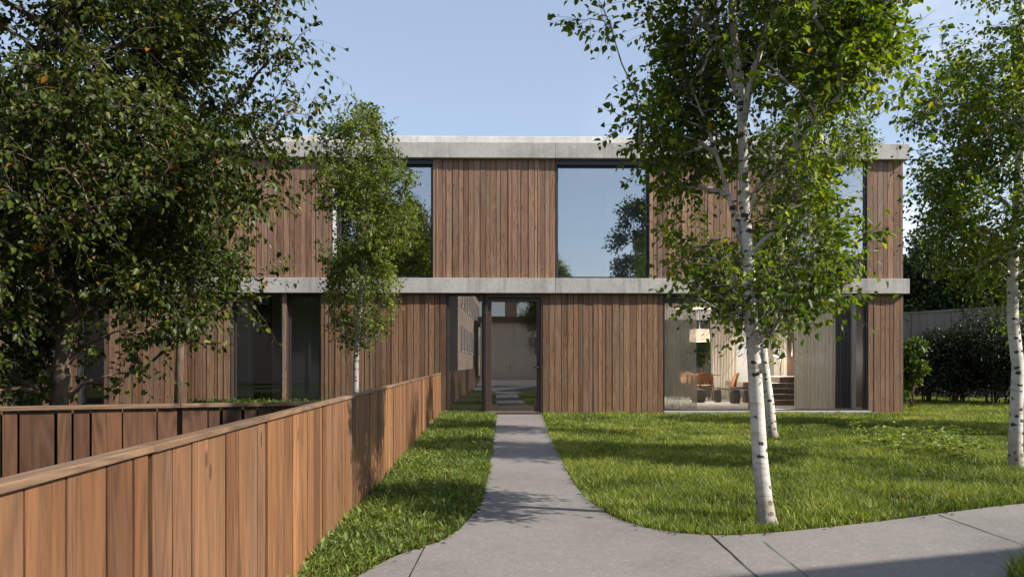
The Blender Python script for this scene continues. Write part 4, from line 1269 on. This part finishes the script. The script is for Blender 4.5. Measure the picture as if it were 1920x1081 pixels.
# brick block along the left of the street
box_house('brick_building', 'brick apartment building mirrored in the glass beside the entrance door', 'building', (-35.28, -41.26), rad(2.1), 34.3, 30, 7.0, 'brick',
          [('s', 1.5 + 3.1 * i, z, 1.1, 1.55) for i in range(9) for z in (1.9, 4.7)], roof=.5, eave=.35)
box_house('rendered_house', 'low beige house with a chimney mirrored in the entrance door', 'house', (9.0, -29.0), math.pi, 9.9, 8, 4.4, 'render_wall', [('f', 1.5, 1.0, 1.2, 1.3)], roof=.3, chimney=7.3, eave=.3)
T = empty('boundary_wall', (-0.9, -20.0, 0)); tag(T, 'long white boundary wall across the street, mirrored in the entrance door', 'wall')
m = MB(); m.box(0, 16, 0, .25, -.1, 1.95); m.build('wall', M['render_wall'], T)
m = MB(); m.box(-.03, 16.03, -.04, .29, 1.951, 2.03); m.build('coping', M['white'], T)
m = MB(); m.prism([(-0.9, -19.6), (-0.9, -8.5), (40, -8.5), (40, -19.6)], -.06, -.01); tag(m.build('road', M['pave']), kind='structure')
m = MB(); m.prism([(-1.0, -8.5), (-1.0, -3.0), (2.6, -3.0), (2.6, -8.5)], -.06, -.002); tag(m.build('path', M['pave']), kind='structure')
for i, (x, y, h, w, lab) in enumerate([(-3.7, -4.1, 9.4, 1.35, 'tall tree across the street mirrored in the left upper window'),
                                       (7.6, -5.5, 11.4, 1.9, 'slender tree across the street mirrored in the middle upper window'),
                                       (13.5, -13.0, 7.0, 2.4, 'wide tree across the street mirrored in the right upper window')]):
    bush('street_tree', lab, 'tree', (x, y, 0), (x, y, h * .6), (w, w, h * .44), 9000, .15, 'leaf_bg', 80 + i, 8, group='trees across the street', lobes=46, lob=.17, stem_r=.09)

# ------------------------------------------------------------------ grass and ground cover
def inside(P, poly):
    x, y = P[:, 0], P[:, 1]; res = np.zeros(len(P), bool)
    n = len(poly); j = n - 1
    for i in range(n):
        xi, yi = poly[i]; xj, yj = poly[j]
        c = ((yi > y) != (yj > y)) & (x < (xj - xi) * (y - yi) / ((yj - yi) or 1e-9) + xi)
        res ^= c; j = i
    return res


def fbm(x, y, s, seed):
    r = np.random.default_rng(seed); v = np.zeros_like(x)
    for k in range(9):
        a = r.uniform(0, 2 * math.pi); f = s * r.uniform(.5, 2.4)
        v += np.sin((x * math.cos(a) + y * math.sin(a)) * f + r.uniform(0, 6.28) + 1.7 * np.sin((y * math.cos(a) - x * math.sin(a)) * f * .7 + k))
    return v / 9 * 1.6


def blades(x, y, h, w, lean, rg, z0=-.03, az=None):
    n = len(x)
    if az is None: az = rg.uniform(0, 2 * math.pi, n)
    fa = rg.uniform(0, 2 * math.pi, n)
    dx, dy = np.cos(az) * lean, np.sin(az) * lean
    sx, sy = np.cos(fa) * w / 2, np.sin(fa) * w / 2
    z = np.full(n, z0)
    V = np.empty((n, 6, 3), np.float32)
    V[:, 0] = np.stack([x - sx, y - sy, z], 1); V[:, 1] = np.stack([x + sx, y + sy, z], 1)
    mx, my, mz = x + dx * .32, y + dy * .32, z + h * .58
    V[:, 2] = np.stack([mx + sx * .85, my + sy * .85, mz], 1); V[:, 3] = np.stack([mx - sx * .85, my - sy * .85, mz], 1)
    tx, ty, tz = x + dx, y + dy, z + h
    V[:, 4] = np.stack([tx + sx * .12, ty + sy * .12, tz], 1); V[:, 5] = np.stack([tx - sx * .12, ty - sy * .12, tz], 1)
    i = np.arange(n, dtype=np.int32)[:, None] * 6
    Q = np.concatenate([i + np.array([[0, 1, 2, 3]]), i + np.array([[3, 2, 4, 5]])], 1).reshape(-1, 4)
    return V.reshape(-1, 3), Q


def scatter(rg, boxes, poly, dens):
    X, Y_ = [], []
    for (x0, x1, y0, y1, dn) in boxes:
        n = int((x1 - x0) * (y1 - y0) * dn)
        P = np.stack([rg.uniform(x0, x1, n), rg.uniform(y0, y1, n)], 1)
        # a little more than the view cone
        P = P[(np.abs(P[:, 0]) < .72 * P[:, 1] + 1.2)]
        P = P[inside(P, poly)]
        X.append(P[:, 0]); Y_.append(P[:, 1])
    return np.concatenate(X), np.concatenate(Y_)


G_GRASS = [(0.0, (0.036, 0.060, 0.012)), (0.4, (0.128, 0.188, 0.032)), (0.75, (0.315, 0.365, 0.074)), (0.93, (0.52, 0.54, 0.18)), (0.96, (0.26, 0.20, 0.09)), (1.0, (0.32, 0.23, 0.12))]
M['grass'] = foliage('grass_blades', G_GRASS, .35, .45, (1.2, 1.2, .4), 1.1)
M['cover'] = foliage('ground_cover_leaves', [(0.0, (0.050, 0.075, 0.018)), (0.45, (0.145, 0.205, 0.047)), (0.85, (0.295, 0.355, 0.105)), (0.95, (0.46, 0.46, 0.20)), (0.965, (0.16, 0.08, 0.05)), (1.0, (0.24, 0.15, 0.09))], .33, .4)
rg = np.random.default_rng(77)
house_front = [(p[0], p[1]) for p in (hw((-17, -.02, 0)), hw((XR + .02, -.02, 0)))]
house_back = hw((XR + .02, 9.5, 0))
lawn = RE[::-1] and ([(p[0] + 0.0, p[1]) for p in RE] + [(40, 20), (40, 34), (5, 36), (house_back[0], house_back[1]), house_front[1], (hw((hx(1018), -.02, 0))[0], 18.0)])
bx = [(.2, 7, 5.2, 8, 7000), (.2, 8, 8, 11, 5000), (.2, 10.5, 11, 14, 3500), (.2, 13.5, 14, 18.5, 2300), (8.6, 19, 18.5, 29, 900)]
x, y = scatter(rg, bx, lawn, 1)
n = len(x)
pt = fbm(x, y, 2.2, 4); p2 = fbm(x, y, 9.0, 5); p3 = fbm(x, y, .8, 6)
keep = rg.random(n) < np.clip(.86 + .5 * p2 + .3 * pt, .16, 1)
# bare soil bed beside the right-hand birch
bed = (np.hypot((x - 7.2) / 1.75, (y - 12.75) / .42) < 1 + .3 * p2)
keep &= ~bed
for (tx, ty, tr_) in ((1.88, 5.85, .13), (4.07, 12.4, .15), (5.62, 8.85, .14)):
    dd_ = np.hypot(x - tx, y - ty); keep &= (dd_ > tr_) & ((dd_ > tr_ * 2.2) | (rg.random(n) < .45))
x, y, pt, p2, p3 = x[keep], y[keep], pt[keep], p2[keep], p3[keep]; n = len(x)
h = .044 * np.clip(1 + .5 * p2 + .45 * pt, .35, 2.1) * rg.uniform(.5, 1.5, n)
w = rg.uniform(.0042, .0095, n) * np.clip(y / 9, .85, 1.7)
V, Q = blades(x, y, h + .03, w, h * rg.uniform(.2, 1.5, n), rg)
rv = np.clip(rg.beta(1.15, 1.25, n) * .88 + .20 * p3 + .20 * pt + .12 * p2, 0, .95)
rv = np.where(rg.random(n) < np.clip(.05 + .22 * (-p2 - .25) + .12 * (-pt - .3), .02, .45), rg.uniform(.95, 1, n), rv)
gr = link_mesh('lawn_grass', quad_mesh('lawn_grass', V, Q, np.repeat(rv, 2)), M['grass']); tag(gr, kind='stuff')
print('grass blades', n)

# leafy ground cover between the long fence and the path
ff = lambda yy: FA[0] + (FB[0] - FA[0]) * (yy - FA[1]) / (FB[1] - FA[1]) + .03
strip = [q for q in LE if q[1] > 1.9] + [(ff(1.9), 1.9), (ff(17.9), 17.9)]
bx = [(-1.7, .2, 2.6, 5.5, 9500), (-1.7, .2, 5.5, 9, 7000), (-1.8, .2, 9, 18.2, 4200)]
x, y = scatter(rg, bx, strip, 1); n = len(x)
pt = fbm(x, y, 3.0, 14); p2 = fbm(x, y, 10.0, 15)
h = .075 * np.clip(1 + .5 * p2 + .4 * pt, .4, 1.9) * rg.uniform(.5, 1.3, n)
az = rg.uniform(0, 2 * math.pi, n); ln = rg.uniform(.030, .072, n) * np.clip(1 + .3 * pt, .7, 1.4)
el = rg.uniform(.15, 1.2, n)
D = np.stack([np.cos(az) * np.cos(el), np.sin(az) * np.cos(el), np.sin(el)], 1)
N = np.stack([-np.cos(az) * np.sin(el), -np.sin(az) * np.sin(el), np.cos(el)], 1) + rg.normal(0, .25, (n, 3))
P = np.stack([x, y, -.03 + h * rg.uniform(.05, .85, n)], 1)
V1, Q1 = leaf_quads(P, D, N, ln, ln * rg.uniform(.22, .46, n), .12, .2)
xb, yb = x[::3], y[::3]; nb = len(xb)
V2, Q2 = blades(xb, yb, h[::3] + .035, rg.uniform(.005, .010, nb), h[::3] * rg.uniform(.2, 1.1, nb), rg)
V = np.concatenate([V1, V2]); Q = np.concatenate([Q1, Q2 + len(V1)])
rv = np.clip(rg.beta(2.2, 2.0, n + nb) * .82 + .14 * np.concatenate([pt, pt[::3]]), 0, .94)
rv = np.where(rg.random(n + nb) < .04, rg.uniform(.96, 1, n + nb), rv)
gc = link_mesh('ground_cover', quad_mesh('ground_cover', V, Q, np.repeat(rv, 2)), M['cover']); tag(gc, kind='stuff')

# shaded verge in the bottom right corner
vp = [(q[0], q[1]) for q in VE] + [(14, 3), (2.55, 2.5)]
x, y = scatter(rg, [(2.4, 5.5, 3.6, 7, 3600)], vp, 1); n = len(x)
h = .085 * rg.uniform(.4, 1.5, n)
V, Q = blades(x, y, h + .03, rg.uniform(.004, .009, n), h * rg.uniform(.3, 1.3, n), rg)
vg = link_mesh('verge_grass', quad_mesh('verge_grass', V, Q, np.repeat(np.clip(rg.beta(2, 2, n), 0, .94), 2)), M['grass']); tag(vg, kind='stuff')

# broad-leaved weeds on the lawn near the right-hand birch
P, D, N, Ls = [], [], [], []
rw_ = np.random.default_rng(91)
for i in range(75):
    u = rw_.random(); px = 1600 + 240 * u; py = 822 + 26 * u + rw_.normal(0, 7)
    gx, gy = gpt(px, py + 6)
    hh = rw_.uniform(.12, .34)
    for k in range(rw_.integers(6, 13)):
        a = rw_.uniform(0, 6.28); z = hh * rw_.uniform(.35, 1)
        P.append((gx + .02 * math.cos(a), gy + .02 * math.sin(a), z)); D.append((math.cos(a), math.sin(a), rw_.uniform(-.15, .5))); N.append((rw_.normal(0, .25), rw_.normal(0, .25), 1)); Ls.append(rw_.uniform(.045, .10))
P, D, N, Ls = map(np.array, (P, D, N, Ls))
V, Q = leaf_quads(P, D, N, Ls, Ls * .5)
wd = link_mesh('weeds', quad_mesh('weeds', V, Q, np.repeat(np.clip(rw_.beta(3, 2, len(P)), 0, .94), 2)), M['cover']); tag(wd, kind='stuff')

# fallen leaves along the pavement edge
P = []
for i in range(110):
    e = RE if rg.random() < .6 else LE
    k = rg.integers(4, min(len(e), 58)); q = e[k]
    s = abs(rg.normal(0, .05)) * (-1 if e is RE else 1)
    xx, yy = q[0] + s * .8 + rg.normal(0, .03), q[1] - abs(s) * .6 + rg.normal(0, .03)
    P.append((xx, yy, .004))
P = np.array(P); n = len(P); a = rg.uniform(0, 6.28, n)
D = np.stack([np.cos(a), np.sin(a), rg.uniform(0, .25, n)], 1); N = rg.normal(0, .15, (n, 3)) + np.array([0, 0, 1])
L = rg.uniform(.015, .045, n)
V, Q = leaf_quads(P, D, N, L, L * .55)
M['litter'] = foliage('dry_leaves', [(0, (.06, .035, .02)), (.6, (.16, .09, .05)), (1, (.25, .16, .08))], .1, .7)
lt = link_mesh('leaf_litter', quad_mesh('leaf_litter', V, Q, np.repeat(rg.random(n), 2)), M['litter']); tag(lt, kind='stuff')
